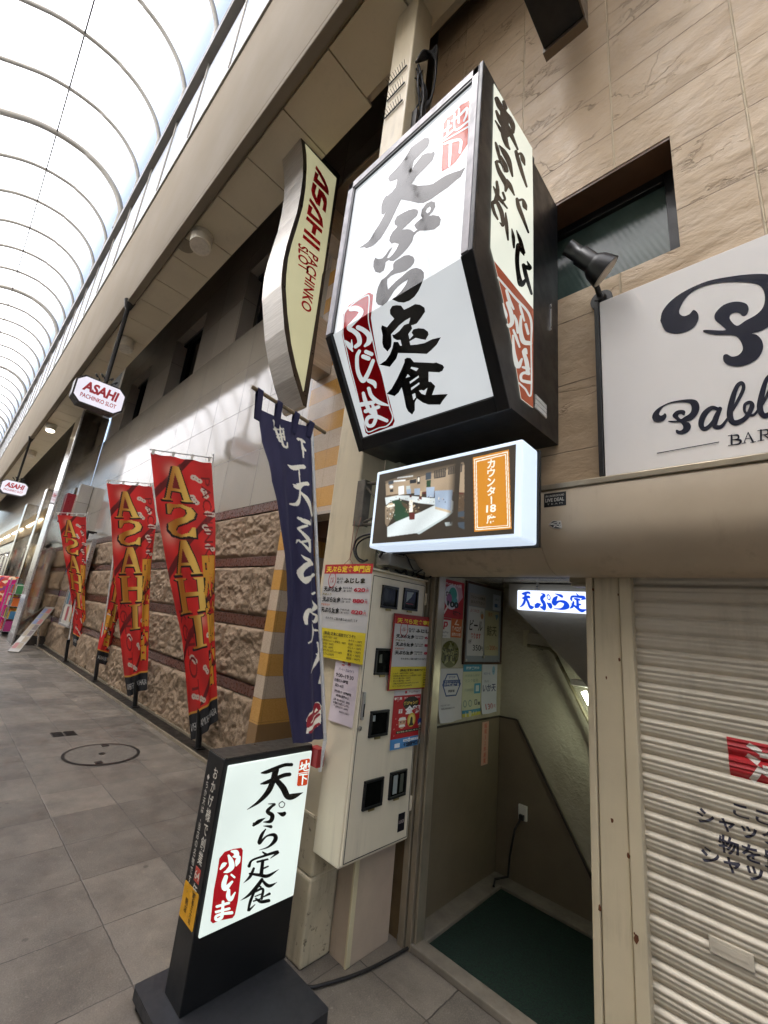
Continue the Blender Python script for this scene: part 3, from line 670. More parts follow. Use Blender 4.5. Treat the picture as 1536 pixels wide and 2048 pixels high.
def lowbar(x0, x1, s0, s1, h=.024):
    v = [lowpt(x, s, q) for q in (.001, h) for x, s in ((x0, s0), (x1, s0), (x1, s1), (x0, s1))]
    m.mesh(v, [(0, 3, 2, 1), (4, 5, 6, 7), (0, 1, 5, 4), (1, 2, 6, 5), (2, 3, 7, 6), (3, 0, 4, 7)])
lowbar(SX0 - .002, SX0 + .045, -.004, lo_L); lowbar(SX1 - .06, SX1 + .002, -.004, lo_L); lowbar(SX0 + .045, SX1 - .06, lo_L - .07, lo_L)
m.box(SX1 - .02, SX1 + .001, SY - .024, SY - .001, SZF - .01, SZT); m.build('lower_frame', M['black'], sg, .004)
e = .0066; bend_ = Vector((0, SY, SZF)) + (nu_ + lo_n) * (e / (1 + nu_.dot(lo_n)))
def sign_plane(px, py):
    P = on_y(px, py, SY - e_l)
    if P.z >= bend_.z: return P, Vector((0, -1, 0))
    return hit(px, py, bend_, lo_n), lo_n
e_l = e
FOLD = ((662, 677), (945, 495))
def proj_(P):
    q = Vector(P) - CAM; return (768 + FOC * q.dot(RX) / q.dot(RZ), 1024 + FOC * q.dot(RY) / q.dot(RZ))
FOLD = (proj_((SX0, bend_.y, bend_.z)), proj_((SX1, bend_.y, bend_.z)))
R1 = Trace(700, 180, 5.908, sign_plane, FOLD); R2 = Trace(710, 380, 7.68, sign_plane, FOLD); R3 = Trace(740, 500, 9.6, sign_plane, FOLD); R4 = Trace(740, 600, 8.533, sign_plane, FOLD); R5 = Trace(670, 570, 6.4, sign_plane, FOLD)
def conv(src, dst, pts): return [((src.px(p)[0] - dst.ox) * dst.sc, (src.px(p)[1] - dst.oy) * dst.sc) for p in pts]
lt = MB(); K, RD, WH = 0, 1, 2; E0 = .0002
ten = [(450, 1045), (470, 1005), (520, 960), (590, 880), (660, 790), (720, 680), (800, 620), (880, 565), (930, 565), (942, 600), (925, 660), (870, 720), (810, 780), (755, 840), (735, 940), (755, 895), (810, 825), (830, 800), (850, 770), (910, 745), (960, 745), (995, 720), (1000, 760), (975, 830), (920, 890), (850, 960), (790, 1020), (730, 1110), (800, 1130), (900, 1125), (980, 1110), (1050, 1060), (1130, 1010), (1220, 975), (1300, 950), (1365, 910), (1340, 960), (1310, 1025), (1250, 1070), (1160, 1150), (1050, 1225), (960, 1290), (870, 1335), (800, 1335), (720, 1315), (605, 1295)]
ten += conv(R2, R1, [(640, 290), (580, 420), (520, 540), (460, 640), (400, 740), (330, 810), (260, 865), (170, 900), (150, 880), (60, 890), (150, 830), (200, 795), (250, 730), (310, 620), (370, 530), (430, 420), (470, 345), (430, 380), (405, 365), (405, 240), (430, 160), (480, 80), (500, 90)])
ten += [(500, 1200), (540, 1150), (560, 1055), (470, 1085)]
R1.poly(lt, ten, K, E0)
R2.poly(lt, [(745, 345), (820, 310), (900, 290), (960, 300), (972, 340), (950, 400), (890, 455), (810, 530), (725, 610), (790, 600), (850, 605), (905, 645), (960, 605), (940, 595), (910, 545), (940, 500), (1020, 440), (1100, 405), (1200, 385), (1290, 400), (1320, 450), (1300, 540), (1220, 605), (1130, 620), (1000, 625), (950, 650), (905, 700), (880, 790), (820, 880), (740, 970), (650, 1050), (590, 1090), (540, 1090), (520, 1075), (470, 1110), (465, 1170), (440, 1240), (380, 1275), (310, 1255), (280, 1180), (285, 1100), (310, 1040), (350, 1060), (420, 1050), (460, 1010), (520, 920), (585, 865), (540, 950), (490, 1040), (520, 1045), (580, 990), (630, 920), (675, 830), (610, 810), (560, 825), (525, 780), (535, 720), (580, 640), (640, 580), (650, 555), (610, 530), (605, 480), (640, 410), (700, 370)], K, E0)
R2.poly(lt, [(1010, 390), (1030, 300), (1090, 210), (1170, 170), (1230, 190), (1235, 260), (1190, 340), (1120, 410), (1040, 440)], K, E0, holes=[[(1090, 330), (1110, 280), (1150, 255), (1168, 280), (1150, 330), (1110, 360)]])
R3.poly(lt, [(660, 105), (750, 95), (830, 130), (858, 190), (840, 260), (780, 330), (690, 400), (600, 430), (480, 460), (400, 500), (335, 560), (330, 650), (345, 760), (400, 700), (500, 600), (620, 500), (720, 410), (800, 360), (890, 340), (980, 370), (1035, 430), (1035, 530), (990, 660), (930, 790), (850, 900), (760, 970), (650, 1010), (540, 1000), (420, 945), (500, 890), (600, 790), (690, 660), (730, 570), (640, 620), (540, 700), (460, 790), (400, 890), (330, 1000), (240, 1070), (150, 1050), (110, 990), (120, 850), (150, 720), (220, 580), (310, 510), (400, 410), (445, 370), (445, 270), (480, 215), (560, 165)], K, E0)
R4.poly(lt, [(340, 170), (380, 100), (450, 88), (530, 95), (580, 165), (660, 130), (770, 70), (850, 80), (930, 130), (940, 200), (880, 290), (800, 400), (740, 425), (705, 430), (720, 490), (655, 580), (675, 670), (740, 600), (710, 560), (740, 500), (830, 480), (920, 490), (990, 540), (1000, 590), (950, 680), (880, 670), (780, 645), (675, 705), (690, 770), (800, 760), (930, 735), (1060, 670), (1210, 635), (1140, 760), (1050, 850), (970, 920), (750, 910), (480, 905), (450, 1000), (340, 1140), (160, 1105), (270, 1030), (340, 930), (380, 830), (405, 715), (480, 715), (515, 780), (545, 780), (520, 680), (460, 685), (400, 650), (378, 590), (420, 590), (500, 530), (580, 430), (640, 405), (662, 403), (690, 300), (600, 350), (500, 430), (420, 520), (360, 585), (370, 700), (360, 800), (300, 880), (230, 810), (210, 730), (215, 600), (190, 480), (205, 430), (290, 465), (360, 380), (415, 320), (345, 240)], K, E0)
R4.poly(lt, [(590, 1010), (630, 985), (690, 990), (750, 1060), (900, 1065), (1090, 1075), (1130, 1065), (1240, 1110), (1265, 1150), (1235, 1210), (1180, 1235), (1000, 1225), (1000, 1395), (1040, 1395), (1115, 1470), (1060, 1620), (1200, 1610), (1330, 1605), (1240, 1720), (1200, 1785), (1000, 1785), (900, 1750), (800, 1680), (765, 1750), (765, 1880), (720, 1955), (650, 1900), (615, 1830), (590, 1700), (560, 1560), (540, 1490), (490, 1580), (420, 1640), (285, 1600), (370, 1510), (460, 1350), (540, 1180), (590, 1060)], K, E0,
    holes=[[(690, 1165), (710, 1140), (830, 1165), (790, 1215)], [(610, 1330), (645, 1265), (685, 1305)], [(675, 1395), (830, 1290), (835, 1320), (685, 1430)], [(700, 1500), (840, 1405), (845, 1435), (705, 1540)], [(720, 1610), (770, 1590), (785, 1660), (740, 1710)], [(835, 1545), (880, 1535), (920, 1545), (980, 1500), (945, 1620), (880, 1600)]])
R1.poly(lt, [(1105, 400), (1150, 330), (1210, 290), (1310, 180), (1410, 120), (1415, 160), (1400, 270), (1395, 500), (1390, 640), (1330, 730), (1250, 850), (1180, 910), (1085, 965), (1080, 930), (1095, 700), (1100, 560)], 3, E0)
for st in ([(1115, 490, 26), (1195, 425, 26)], [(1165, 370, 28), (1150, 540, 28)], [(1112, 575, 22), (1215, 480, 22)], [(1205, 370, 26), (1300, 300, 26), (1385, 215, 28), (1375, 300, 24), (1345, 370, 18)], [(1290, 225, 26), (1285, 390, 26)], [(1235, 280, 26), (1235, 440, 26), (1270, 470, 26), (1400, 370, 20)], [(1110, 605, 18), (1395, 440, 18)], [(1115, 640, 26), (1200, 610, 34), (1310, 600, 34), (1300, 740, 30)], [(1190, 620, 40), (1185, 760, 36), (1175, 900, 26)]): R1.stroke(lt, st, WH, E0 + .0008)
R5.poly(lt, [(180, 260), (300, 180), (435, 95), (490, 125), (475, 280), (460, 420), (490, 620), (550, 960), (600, 1130), (650, 1340), (690, 1450), (730, 1600), (765, 1740), (740, 1800), (640, 1840), (430, 1918), (390, 1890), (355, 1700), (250, 1300), (190, 1080), (130, 820), (90, 640), (105, 380)], RD, E0)
for st in ([(110, 490, 12), (130, 350, 12), (250, 230, 12), (400, 140, 14), (440, 170, 14), (428, 430, 12), (470, 640, 12), (540, 950, 12), (600, 1130, 11), (650, 1340, 11), (700, 1560, 14), (740, 1700, 16), (670, 1800, 14), (560, 1830, 12), (440, 1880, 14), (400, 1840, 12), (350, 1660, 12), (250, 1250, 12), (205, 1080, 12), (150, 830, 11), (105, 640, 11), (110, 490, 10)],
           [(205, 310, 58), (270, 300, 68), (335, 335, 62), (310, 400, 58), (240, 475, 55), (180, 550, 56), (240, 590, 58), (300, 650, 62), (315, 740, 56), (265, 790, 45)], [(135, 715, 20), (180, 770, 60), (225, 845, 20)], [(215, 700, 8), (215, 790, 40)], [(300, 545, 60), (370, 580, 60), (440, 650, 70), (435, 730, 62), (385, 780, 30)],
           [(315, 845, 40), (285, 920, 46), (290, 1080, 50), (330, 1190, 55), (370, 1220, 60), (430, 1120, 50), (490, 970, 46)], [(365, 915, 55), (430, 940, 55)], [(400, 855, 50), (470, 885, 50)], [(435, 1225, 50), (500, 1255, 60), (520, 1310, 26)], [(435, 1325, 46), (470, 1420, 50), (560, 1500, 55), (680, 1540, 20)],
           [(365, 1385, 40), (390, 1480, 52), (440, 1600, 50), (490, 1640, 50)], [(335, 1530, 56), (420, 1515, 52), (500, 1500, 46)], [(395, 1615, 50), (480, 1590, 46), (560, 1560, 44)], [(470, 1510, 30), (510, 1600, 46), (525, 1700, 46), (490, 1790, 44), (430, 1800, 44), (405, 1745, 44), (440, 1690, 48), (540, 1685, 52), (665, 1735, 44)]): R5.stroke(lt, st, WH, E0 + .0008)
lt.build('lettering', [plain('sign_letter_film', '#0b0b0a', .07, var=.2), plain('sign_red_film', '#b50f18', .07, var=.06), lit('sign_white_film', '#e6ebee', .21, .55, .07), plain('sign_orange_film', '#d2421f', .07, var=.06)], sg, recalc=False)
# side panel of the big sign
SP = plane_x(SX1); S6 = Trace(970, 150, 5.69, SP); S7 = Trace(970, 500, 6.206, SP)
pm = MB(); edge = [(92, 100), (530, 838), (540, 1500), (541, 1990)]; e7 = [(590, 300), (585, 1965), (435, 1850), (330, 1200), (210, 600), (100, 140)]
S6.poly(pm, edge + conv(S7, S6, e7) + [(52, 1970)], 0, .004)
pm.build('side_panel', lit('side_panel_acrylic', '#e3e6d6', .28, .6, .1), sg, recalc=False)
lt = MB()
for st in ([(120, 280, 40), (150, 350, 52), (185, 395, 60)], [(200, 315, 30), (225, 385, 34)], [(115, 420, 20), (150, 500, 40), (200, 570, 60), (250, 620, 50), (300, 720, 36), (360, 855, 18)], [(190, 380, 50), (205, 480, 70), (215, 580, 70), (205, 680, 60), (235, 800, 40), (268, 852, 18)], [(215, 450, 50), (270, 510, 46), (305, 590, 44), (312, 665, 20)], [(105, 530, 12), (180, 650, 36), (240, 690, 50)],
           [(340, 880, 30), (365, 970, 36), (410, 1120, 32), (462, 1278, 18)], [(350, 920, 20), (395, 905, 26), (420, 970, 40), (440, 1032, 14)],
           [(108, 780, 18), (130, 860, 32), (158, 975, 24)], [(150, 815, 15), (205, 890, 46), (260, 1000, 46), (300, 1160, 18)], [(112, 1000, 26), (145, 1100, 38), (195, 1190, 46), (230, 1260, 46), (222, 1325, 24)], [(165, 940, 26), (220, 1030, 26), (235, 1100, 34)], [(120, 990, 20), (175, 1010, 30), (215, 1100, 30)], [(235, 1210, 30), (270, 1270, 40), (320, 1375, 14)],
           [(120, 1225, 24), (130, 1330, 36), (110, 1440, 46), (70, 1470, 30), (90, 1570, 30), (130, 1650, 18)], [(82, 1280, 12), (140, 1400, 36), (238, 1525, 14)], [(190, 1350, 22), (212, 1425, 22), (165, 1440, 18)], [(130, 1470, 34), (175, 1580, 40), (190, 1720, 26), (155, 1690, 10)],
           [(220, 1580, 14), (230, 1720, 34), (248, 1885, 16)], [(350, 1420, 28), (370, 1510, 38), (420, 1640, 32), (480, 1800, 18)], [(360, 1440, 20), (415, 1430, 24), (440, 1500, 44), (460, 1545, 10)], [(290, 1760, 10), (308, 1860, 32), (315, 1970, 20)], [(345, 1780, 10), (385, 1890, 34), (430, 2030, 26)]): S6.stroke(lt, [(a, b, c * 1.28) for a, b, c in st], 0, .0055)
for st in ([(400, -50, 50), (385, 120, 46), (400, 300, 46), (435, 430, 60), (485, 380, 30), (495, 335, 6)], [(430, -10, 50), (470, 70, 14)], [(465, 195, 40), (500, 340, 44), (565, 550, 26)], [(512, 150, 12), (545, 230, 46), (480, 210, 40)]): S7.stroke(lt, [(a, b, c * 1.2) for a, b, c in st], 0, .0055)
S7.poly(lt, [(100, 142), (590, 742), (585, 1963), (436, 1848), (330, 1200), (210, 600)], 1, .0052)
for st in ([(145, 350, 24), (350, 590, 26), (545, 835, 30), (557, 1200, 20), (556, 1790, 20), (480, 1725, 22), (405, 1655, 20)], [(250, 510, 30), (290, 640, 40), (340, 740, 22)], [(262, 665, 40), (305, 780, 50), (320, 900, 52), (285, 950, 44), (260, 930, 20)], [(206, 670, 12), (245, 800, 34), (250, 850, 16)], [(345, 820, 24), (375, 900, 36), (390, 1030, 32)], [(415, 690, 24), (440, 780, 32), (472, 885, 20)], [(430, 830, 28), (425, 1000, 46), (460, 1140, 58), (545, 1165, 50)], [(490, 930, 32), (520, 1045, 32)], [(335, 1000, 24), (370, 1090, 34), (412, 1210, 22)], [(330, 1070, 24), (345, 1290, 42), (390, 1450, 60), (440, 1360, 26)], [(455, 1260, 24), (485, 1240, 36), (500, 1290, 24)], [(460, 1270, 40), (500, 1400, 52), (515, 1530, 50)], [(450, 1460, 24), (525, 1480, 40)], [(525, 1540, 40), (470, 1530, 34), (430, 1560, 34), (435, 1620, 34), (490, 1640, 40), (545, 1650, 40)]): S7.stroke(lt, st, 2, .0060)
lt.build('side_lettering', [plain('side_letter_film', '#15100c', .2), lit('side_red_film', '#bd6448', .07, .8, .15), lit('side_white_film', '#e0e0d8', .18, .6)], sg, recalc=False)
m = MB()
for j in range(3): m.box(SX1 - .004, SX1 + .0015, 1.80, 1.93, 2.735 - j * .026, 2.757 - j * .026)
m.build('maker_plate', M['white_plastic'], sg)
m = MB(); m.box(SX1 - .006, SX1 + .004, 1.985, 1.99, 3.25, 3.42); m.build('door_latch', M['silver'], sg)

# ================================================================ lit counter sign under the big sign
LB = thing('counter_lightbox', 'white lit box sign with a counter photo and an orange seats panel', 'light box', (-1.17, 1.62, 1.98))
bx0, bx1, bz0, bz1, by = -1.605, -.742, 1.971, 2.405, 1.55
shell = lit('lightbox_shell', '#dcecff', .27, .7, .35, .10)
m = MB(); m.box(bx0, bx1, by, by + .15, bz0, bz1); m.build('shell', shell, LB, .012, seg=3)
m = MB(); m.box(bx0 + .01, bx1 + .004, by + .151, by + .175, bz0 - .004, bz1 + .004); m.build('back_plate', M['black'], LB)
L8 = Trace(740, 860, 4.267, plane_y(by))
xa, xb, zt, zb = -1.578, -.772, 2.383, 1.992
pic = Sheet(540, 310, '#3a332a')
BRD = ['#3a332a', '#a8957c', '#7c6c58', '#d3dcdc', '#b8c4c4', '#2f4a35', '#2a2c30', '#c98526', '#f4efe0', '#8b7b66', '#e7ecec', '#5d2b26', '#46505a', '#c7b596', '#5b4a38', '#9fb0c4']
def puv(p): P = L8.at(p); return ((P.x - xa) / (xb - xa), (zt - P.z) / (zt - zb))
def lp(mi, pts, e): pic.poly([puv(p) for p in pts], BRD[mi])
lp(2, [(130, 440), (420, 345), (800, 275), (808, 300), (420, 400), (140, 470)], .0019)                          # ceiling
lp(1, [(135, 460), (320, 430), (520, 375), (808, 300), (808, 535), (520, 520), (340, 545), (140, 575)], .0023)     # wall
lp(14, [(720, 535), (808, 540), (805, 760), (700, 720), (745, 650)], .0021)
lp(10, [(235, 405), (370, 388), (370, 398), (235, 416)], .0027); lp(10, [(205, 432), (305, 424), (305, 436), (205, 446)], .0027)
lp(6, [(550, 350), (650, 322), (648, 400), (548, 418)], .0027); lp(6, [(672, 318), (790, 290), (788, 358), (668, 385)], .0027)
for i in range(6): lp(9, [(558 + i * 15, 352 - i * 4), (564 + i * 15, 350 - i * 4), (562 + i * 15, 408 - i * 3), (556 + i * 15, 410 - i * 3)], .0031)
for i in range(6): lp(9, [(682 + i * 18, 320 - i * 5), (690 + i * 18, 318 - i * 5), (688 + i * 18, 376 - i * 4), (680 + i * 18, 378 - i * 4)], .0031)
lp(12, [(478, 368), (526, 360), (524, 420), (477, 428)], .0027); lp(5, [(485, 432), (522, 426), (520, 486), (484, 490)], .0027); lp(6, [(405, 402), (430, 396), (430, 460), (405, 464)], .0027); lp(8, [(410, 408), (425, 404), (425, 440), (410, 444)], .0031)
lp(6, [(342, 428), (398, 418), (398, 452), (342, 460)], .0027); lp(10, [(245, 484), (292, 476), (294, 548), (246, 554)], .0027); lp(4, [(312, 480), (345, 476), (346, 520), (312, 526)], .0027)
lp(12, [(160, 440), (200, 432), (205, 458), (160, 470)], .0027); lp(10, [(170, 478), (184, 470), (200, 478), (200, 492), (184, 500), (170, 494)], .0027); lp(6, [(173, 508), (200, 504), (202, 528), (174, 532)], .0027)
lp(14, [(135, 560), (245, 545), (245, 556), (135, 575)], .0027); lp(11, [(430, 530), (800, 535), (800, 550), (430, 545)], .0025)
lp(3, [(130, 578), (240, 560), (330, 560), (450, 575), (640, 590), (720, 610), (750, 650), (740, 690), (640, 740), (400, 880), (150, 915), (150, 830), (240, 775), (440, 700), (560, 640), (420, 625), (260, 590), (190, 605), (140, 640)], .0025)
lp(5, [(190, 605), (260, 592), (330, 640), (430, 690), (330, 740), (225, 785), (200, 740), (215, 680)], .0029); lp(14, [(270, 612), (340, 645), (440, 695), (405, 715), (330, 690), (285, 650)], .0033)
lp(9, [(132, 650), (205, 640), (215, 690), (195, 740), (150, 830), (132, 800)], .0029); lp(8, [(150, 640), (210, 630), (215, 650), (155, 664)], .0033); lp(13, [(160, 630), (195, 622), (200, 638), (165, 645)], .0037)
lp(4, [(400, 880), (640, 740), (745, 660), (750, 672), (660, 745), (420, 893)], .0031)
for (a, b, c, d) in (((555, 520), (710, 513), (690, 705), (558, 655)), ((482, 492), (553, 486), (548, 575), (486, 575)), ((380, 502), (430, 498), (428, 555), (382, 556)), ((315, 508), (352, 504), (352, 545), (316, 546))): lp(15, [a, b, c, d], .0035)
lp(13, [(558, 655), (692, 690), (692, 712), (558, 675)], .0039); lp(8, [(338, 600), (366, 598), (368, 700), (336, 704)], .0037); lp(11, [(335, 704), (386, 706), (384, 764), (338, 768)], .0041); lp(11, [(420, 568), (446, 568), (444, 594), (420, 596)], .0037); lp(11, [(340, 558), (358, 558), (358, 576), (340, 577)], .0037); lp(13, [(430, 522), (446, 522), (444, 566), (428, 566)], .0036)
lp(6, [(370, 636), (400, 628), (412, 638), (380, 650)], .0033); lp(4, [(640, 790), (740, 780), (735, 815), (650, 820)], .0029); lp(6, [(683, 740), (697, 738), (697, 800), (685, 802)], .0033); lp(12, [(750, 700), (808, 690), (808, 740), (755, 745)], .0029); lp(12, [(752, 790), (808, 785), (808, 850), (760, 830)], .0029)
rg = np.random.default_rng(5)
for (x0_, y0_, x1_, y1_, n_, cs) in ((140, 560, 700, 620, 40, (11, 8, 13, 6)), (140, 640, 215, 760, 30, (8, 13, 6, 3, 14)), (300, 620, 430, 700, 24, (14, 13, 9, 6)), (700, 560, 805, 740, 14, (14, 6, 9))):
    for _ in range(n_):
        x_, y_ = rg.uniform(x0_, x1_), rg.uniform(y0_, y1_); w_ = rg.uniform(3, 9); h_ = rg.uniform(4, 14); lp(int(rg.choice(cs)), [(x_, y_), (x_ + w_, y_), (x_ + w_, y_ + h_), (x_, y_ + h_)], 0)
g_ = np.clip(1.15 - .55 * np.abs(pic.V - .55) - .35 * np.abs(pic.U - .3), .45, 1.1)[..., None]; k_ = pic.U < .66
pic.C[k_] = (pic.C * (1 + .10 * np.sin(pic.U * 23 + pic.V * 11)[..., None]))[k_]
pic.blur(3)
ed_ = np.clip(np.minimum.reduce([(pic.U - .03) / .05, (.63 - pic.U) / .05, (pic.V - .05) / .10, (.97 - pic.V) / .06]), 0, 1)[..., None]
pic.C = np.where((pic.U < .66)[..., None], pic.C * ed_ + np.array(lin('#3a332a')) * (1 - ed_), pic.C); pic.C *= (1 + rg.normal(size=pic.U.shape) * .05)[..., None]; pic.C = np.clip(pic.C, 0, 1)
lp(7, [(880, 236), (1188, 168), (1210, 845), (893, 870)], .0025); lp(8, [(890, 250), (1178, 184), (1200, 832), (903, 856)], .0029); lp(7, [(897, 257), (1171, 194), (1192, 826), (909, 848)], .0033); lp(8, [(905, 266), (1163, 206), (1183, 818), (916, 840)], .0037); lp(7, [(912, 275), (1156, 216), (1175, 812), (922, 832)], .0041)
for ch, yc_, hh in (('カ', 293, 62), ('ウ', 368, 62), ('ン', 447, 62), ('タ', 526, 66), ('18', 674, 56), ('席', 764, 72)):
    c0_, c1_ = puv((1036 - hh * (.72 if ch == '18' else .52), yc_ - hh * .55)), puv((1036 + hh * (.72 if ch == '18' else .52), yc_ + hh * .45)); pic.text(ch, c0_[0], c0_[1], c1_[0], c1_[1], '#f4efe0', bold=.03)
lp(8, [(1032, 566), (1044, 566), (1044, 634), (1034, 634)], 0)
pic.build('picture', lambda u, v: (xa + (xb - xa) * u, by - .0025, zt - (zt - zb) * v), LB, M['backlit'])
m = MB(); m.bar((-1.05, 1.72, 2.2), (-.86, 2.098, 2.13), .012, .02); m.box(-.90, -.84, 2.086, 2.099, 2.09, 2.17); m.build('stay', M['black'], LB)

# angle-iron bracket on the column that carries the box
br = MB(); br.box(-1.812, -1.745, 1.60, 1.607, 2.12, 2.40); br.box(-1.752, -1.745, 1.607, 1.66, 2.12, 2.40)
for z in (2.38, 2.13): br.bar((-1.75, 1.63, z), (-1.60, 1.64, z - .005), .03, .012); br.bar((-1.812, 1.63, z), (-1.75, 1.63, z), .03, .012)
br.bar((-1.75, 1.62, 2.36), (-1.61, 1.63, 2.22), .012, .012); br.bar((-1.75, 1.62, 2.14), (-1.61, 1.63, 2.18), .012, .012)
tag(br.build('steel_bracket', plain('weathered_angle_iron', '#5d564b', .55, .5, var=.25, nscale=20, grime=.6), None, .002), 'weathered angle iron bracket between the cream column and the lit counter sign', 'bracket')

# ================================================================ curved blade sign of the hall
BX = -3.6; Bp = plane_x(BX); B3 = Trace(510, 250, 6.825, Bp); B4 = Trace(510, 540, 6.825, Bp)
bs = thing('blade_sign', 'curved steel blade sign with cream face and red letters hanging from the hall front', 'blade sign', (-3.8, 2.0, 3.7))
front = [(615, 105), (640, 280), (655, 480), (652, 700), (620, 950), (570, 1200), (490, 1450), (430, 1650), (385, 1850), (365, 2020)] + conv(B4, B3, [(358, 200), (372, 420), (400, 800), (450, 1100), (530, 1450), (610, 1700), (655, 1850)])
tipb = conv(B4, B3, [(700, 1880), (770, 1430), (850, 850), (965, 0)]); back = [(1160, 690), (1130, 650), (680, 190)]
yz = lambda T, p: (T.at(p).y, T.at(p).z)
poly = [yz(B3, p) for p in front + tipb + back]
Pt = B3.at((615, 105)); TH = Pt.x - on_y(563.5, 308, Pt.y).x
m = MB(); m.prism(poly, 'x', BX - TH, BX, 0); m.build('shell', M['brushed'], bs)
m = MB(); off = .012
B3.poly(m, front + tipb + back, 0, .0015); m.build('face_frame', plain('bronze_frame', '#4d4640', .35, .6), bs, recalc=False)
inner = [(680, 255), (700, 400), (705, 600), (690, 850), (650, 1120), (570, 1400), (500, 1620), (450, 1820), (425, 2048)] + conv(B4, B3, [(418, 250), (440, 600), (490, 1000), (560, 1330), (620, 1530), (655, 1665), (665, 1640), (760, 1060), (850, 500), (915, 60)]) + [(930, 2000), (1110, 730)]
m = MB(); B3.poly(m, inner, 0, .004); m.build('face_panel', lit('blade_panel', '#e3dfb4', .15, .55, .2, .2), bs, recalc=False)
lt = MB()
for pl in ([(830, 555), (890, 640), (950, 750), (990, 850), (1003, 910), (1000, 968), (790, 760), (818, 635), (867, 682), (848, 738), (955, 848), (925, 790), (880, 700), (820, 600)],
           [(785, 778), (838, 832), (815, 930), (838, 1000), (870, 865), (935, 930), (975, 1010), (978, 1080), (960, 1207), (915, 1158), (932, 1070), (905, 990), (880, 1118), (830, 1080), (775, 960), (763, 890)],
           [(745, 995), (800, 1065), (870, 1180), (915, 1285), (928, 1415), (705, 1215), (730, 1080), (783, 1132), (762, 1202), (880, 1310), (850, 1230), (800, 1140), (735, 1040)],
           [(705, 1243), (915, 1440), (908, 1490), (838, 1425), (818, 1518), (765, 1470), (785, 1375), (690, 1290)], [(672, 1408), (888, 1605), (885, 1660), (660, 1455)], [(657, 1493), (883, 1692), (872, 1735), (645, 1540)]): B3.poly(lt, pl, 0, .006)
bf = Face((BX, 0, 0), (0, 0, -1), (0, 1, 0))
def along(T0, p0, T1, p1, body, h, mb):
    A, B = T0.at(p0), T1.at(p1); f = Face((BX, A.y, A.z), (0, B.y - A.y, B.z - A.z), (0, 1, 0)); f.v = Vector((0, -f.u.z, f.u.y)); f.n = Vector((1, 0, 0))
    text(mb, f, body, (B - A).length / 2, 0, h, 0, .006, width=(B - A).length, bold=.022)
along(B3, (800, 1770), B4, (690, 560), 'PACHINKO', .15, lt); along(B3, (655, 1650), B4, (655, 10), 'SLOT', .15, lt)
lt.build('lettering', plain('blade_red_letters', '#b3161f', .3, var=.06), bs, recalc=False)
for a, b in ((4.36, 5.0), (6.2, 6.6)): box_part('wall_bracket', M['brushed'], bs, -3.95, -3.68, 2.2, 2.612, a, b, .006)

# ================================================================ white bar signboard
PB = thing('bar_signboard', 'large white glossy signboard with dark swash logo above the shutter', 'signboard', (.3, 2.08, 2.4))
m = MB(); m.box(-.565, 1.75, 2.045, 2.098, 2.366, 3.35); m.build('board', [plain('white_sign_sheet', '#e8e4de', .12, var=.03, nscale=1.5, bump=.02, bscale=3)], PB, .003)
m = MB(); m.box(-.588, -.567, 2.03, 2.098, 2.366, 3.35); m.build('edge_trim', M['black'], PB, .002)
Z6 = Trace(1024, 512, 3.0, plane_y(2.045)); lt = MB()
logo = [(890, 390), (905, 330), (960, 265), (1050, 205), (1180, 150), (1330, 122), (1450, 110), (1540, 112), (1600, 135), (1635, 190), (1640, 270), (1610, 350), (1560, 410), (1500, 448), (1440, 466), (1470, 475), (1500, 510), (1505, 560), (1470, 620), (1390, 660), (1320, 662), (1275, 640), (1268, 600), (1290, 590), (1320, 605), (1360, 595), (1385, 560), (1370, 510), (1330, 478), (1220, 475), (1155, 460), (1155, 445), (1230, 447), (1282, 445), (1260, 420), (1220, 385), (1220, 345), (1270, 295), (1340, 275), (1400, 285), (1420, 315), (1410, 350), (1385, 362), (1365, 345), (1340, 340), (1310, 355), (1310, 385), (1350, 420), (1400, 390), (1470, 350), (1510, 300), (1515, 230), (1480, 175), (1370, 158), (1230, 165), (1120, 195), (1050, 245), (1010, 310), (1005, 345), (1030, 362), (1065, 350), (1090, 325), (1115, 345), (1118, 385), (1090, 430), (1040, 458), (980, 468), (920, 450)]
Z6.poly(lt, logo, 0, .002, smooth=4)
k = .378; Z6.poly(lt, [(840 + (x - 888) * k, 865 + (y - 112) * k - (x - 888) * .006) for x, y in logo], 0, .002, smooth=4)
for st in ([(1245, 925, 22), (1200, 912, 24), (1155, 950, 34), (1135, 1005, 34), (1150, 1038, 26), (1190, 1018, 24), (1235, 950, 18)], [(1248, 918, 26), (1220, 985, 36), (1218, 1022, 30), (1255, 1025, 22), (1300, 970, 14)], [(1295, 975, 12), (1350, 880, 20), (1388, 800, 22), (1380, 765, 24), (1350, 785, 26), (1320, 870, 34), (1308, 960, 38), (1335, 1002, 32), (1400, 975, 28), (1440, 905, 30), (1428, 880, 22), (1398, 895, 20), (1400, 940, 16), (1450, 955, 16), (1500, 890, 14)],
           [(1480, 930, 12), (1530, 840, 20), (1566, 755, 22), (1558, 722, 24), (1528, 742, 26), (1500, 830, 34), (1488, 915, 38), (1515, 960, 32), (1575, 935, 28)]): Z6.stroke(lt, st, 0, .002)
def serif(pts): 
    for st in pts: Z6.stroke(lt, st, 0, .002, 4)
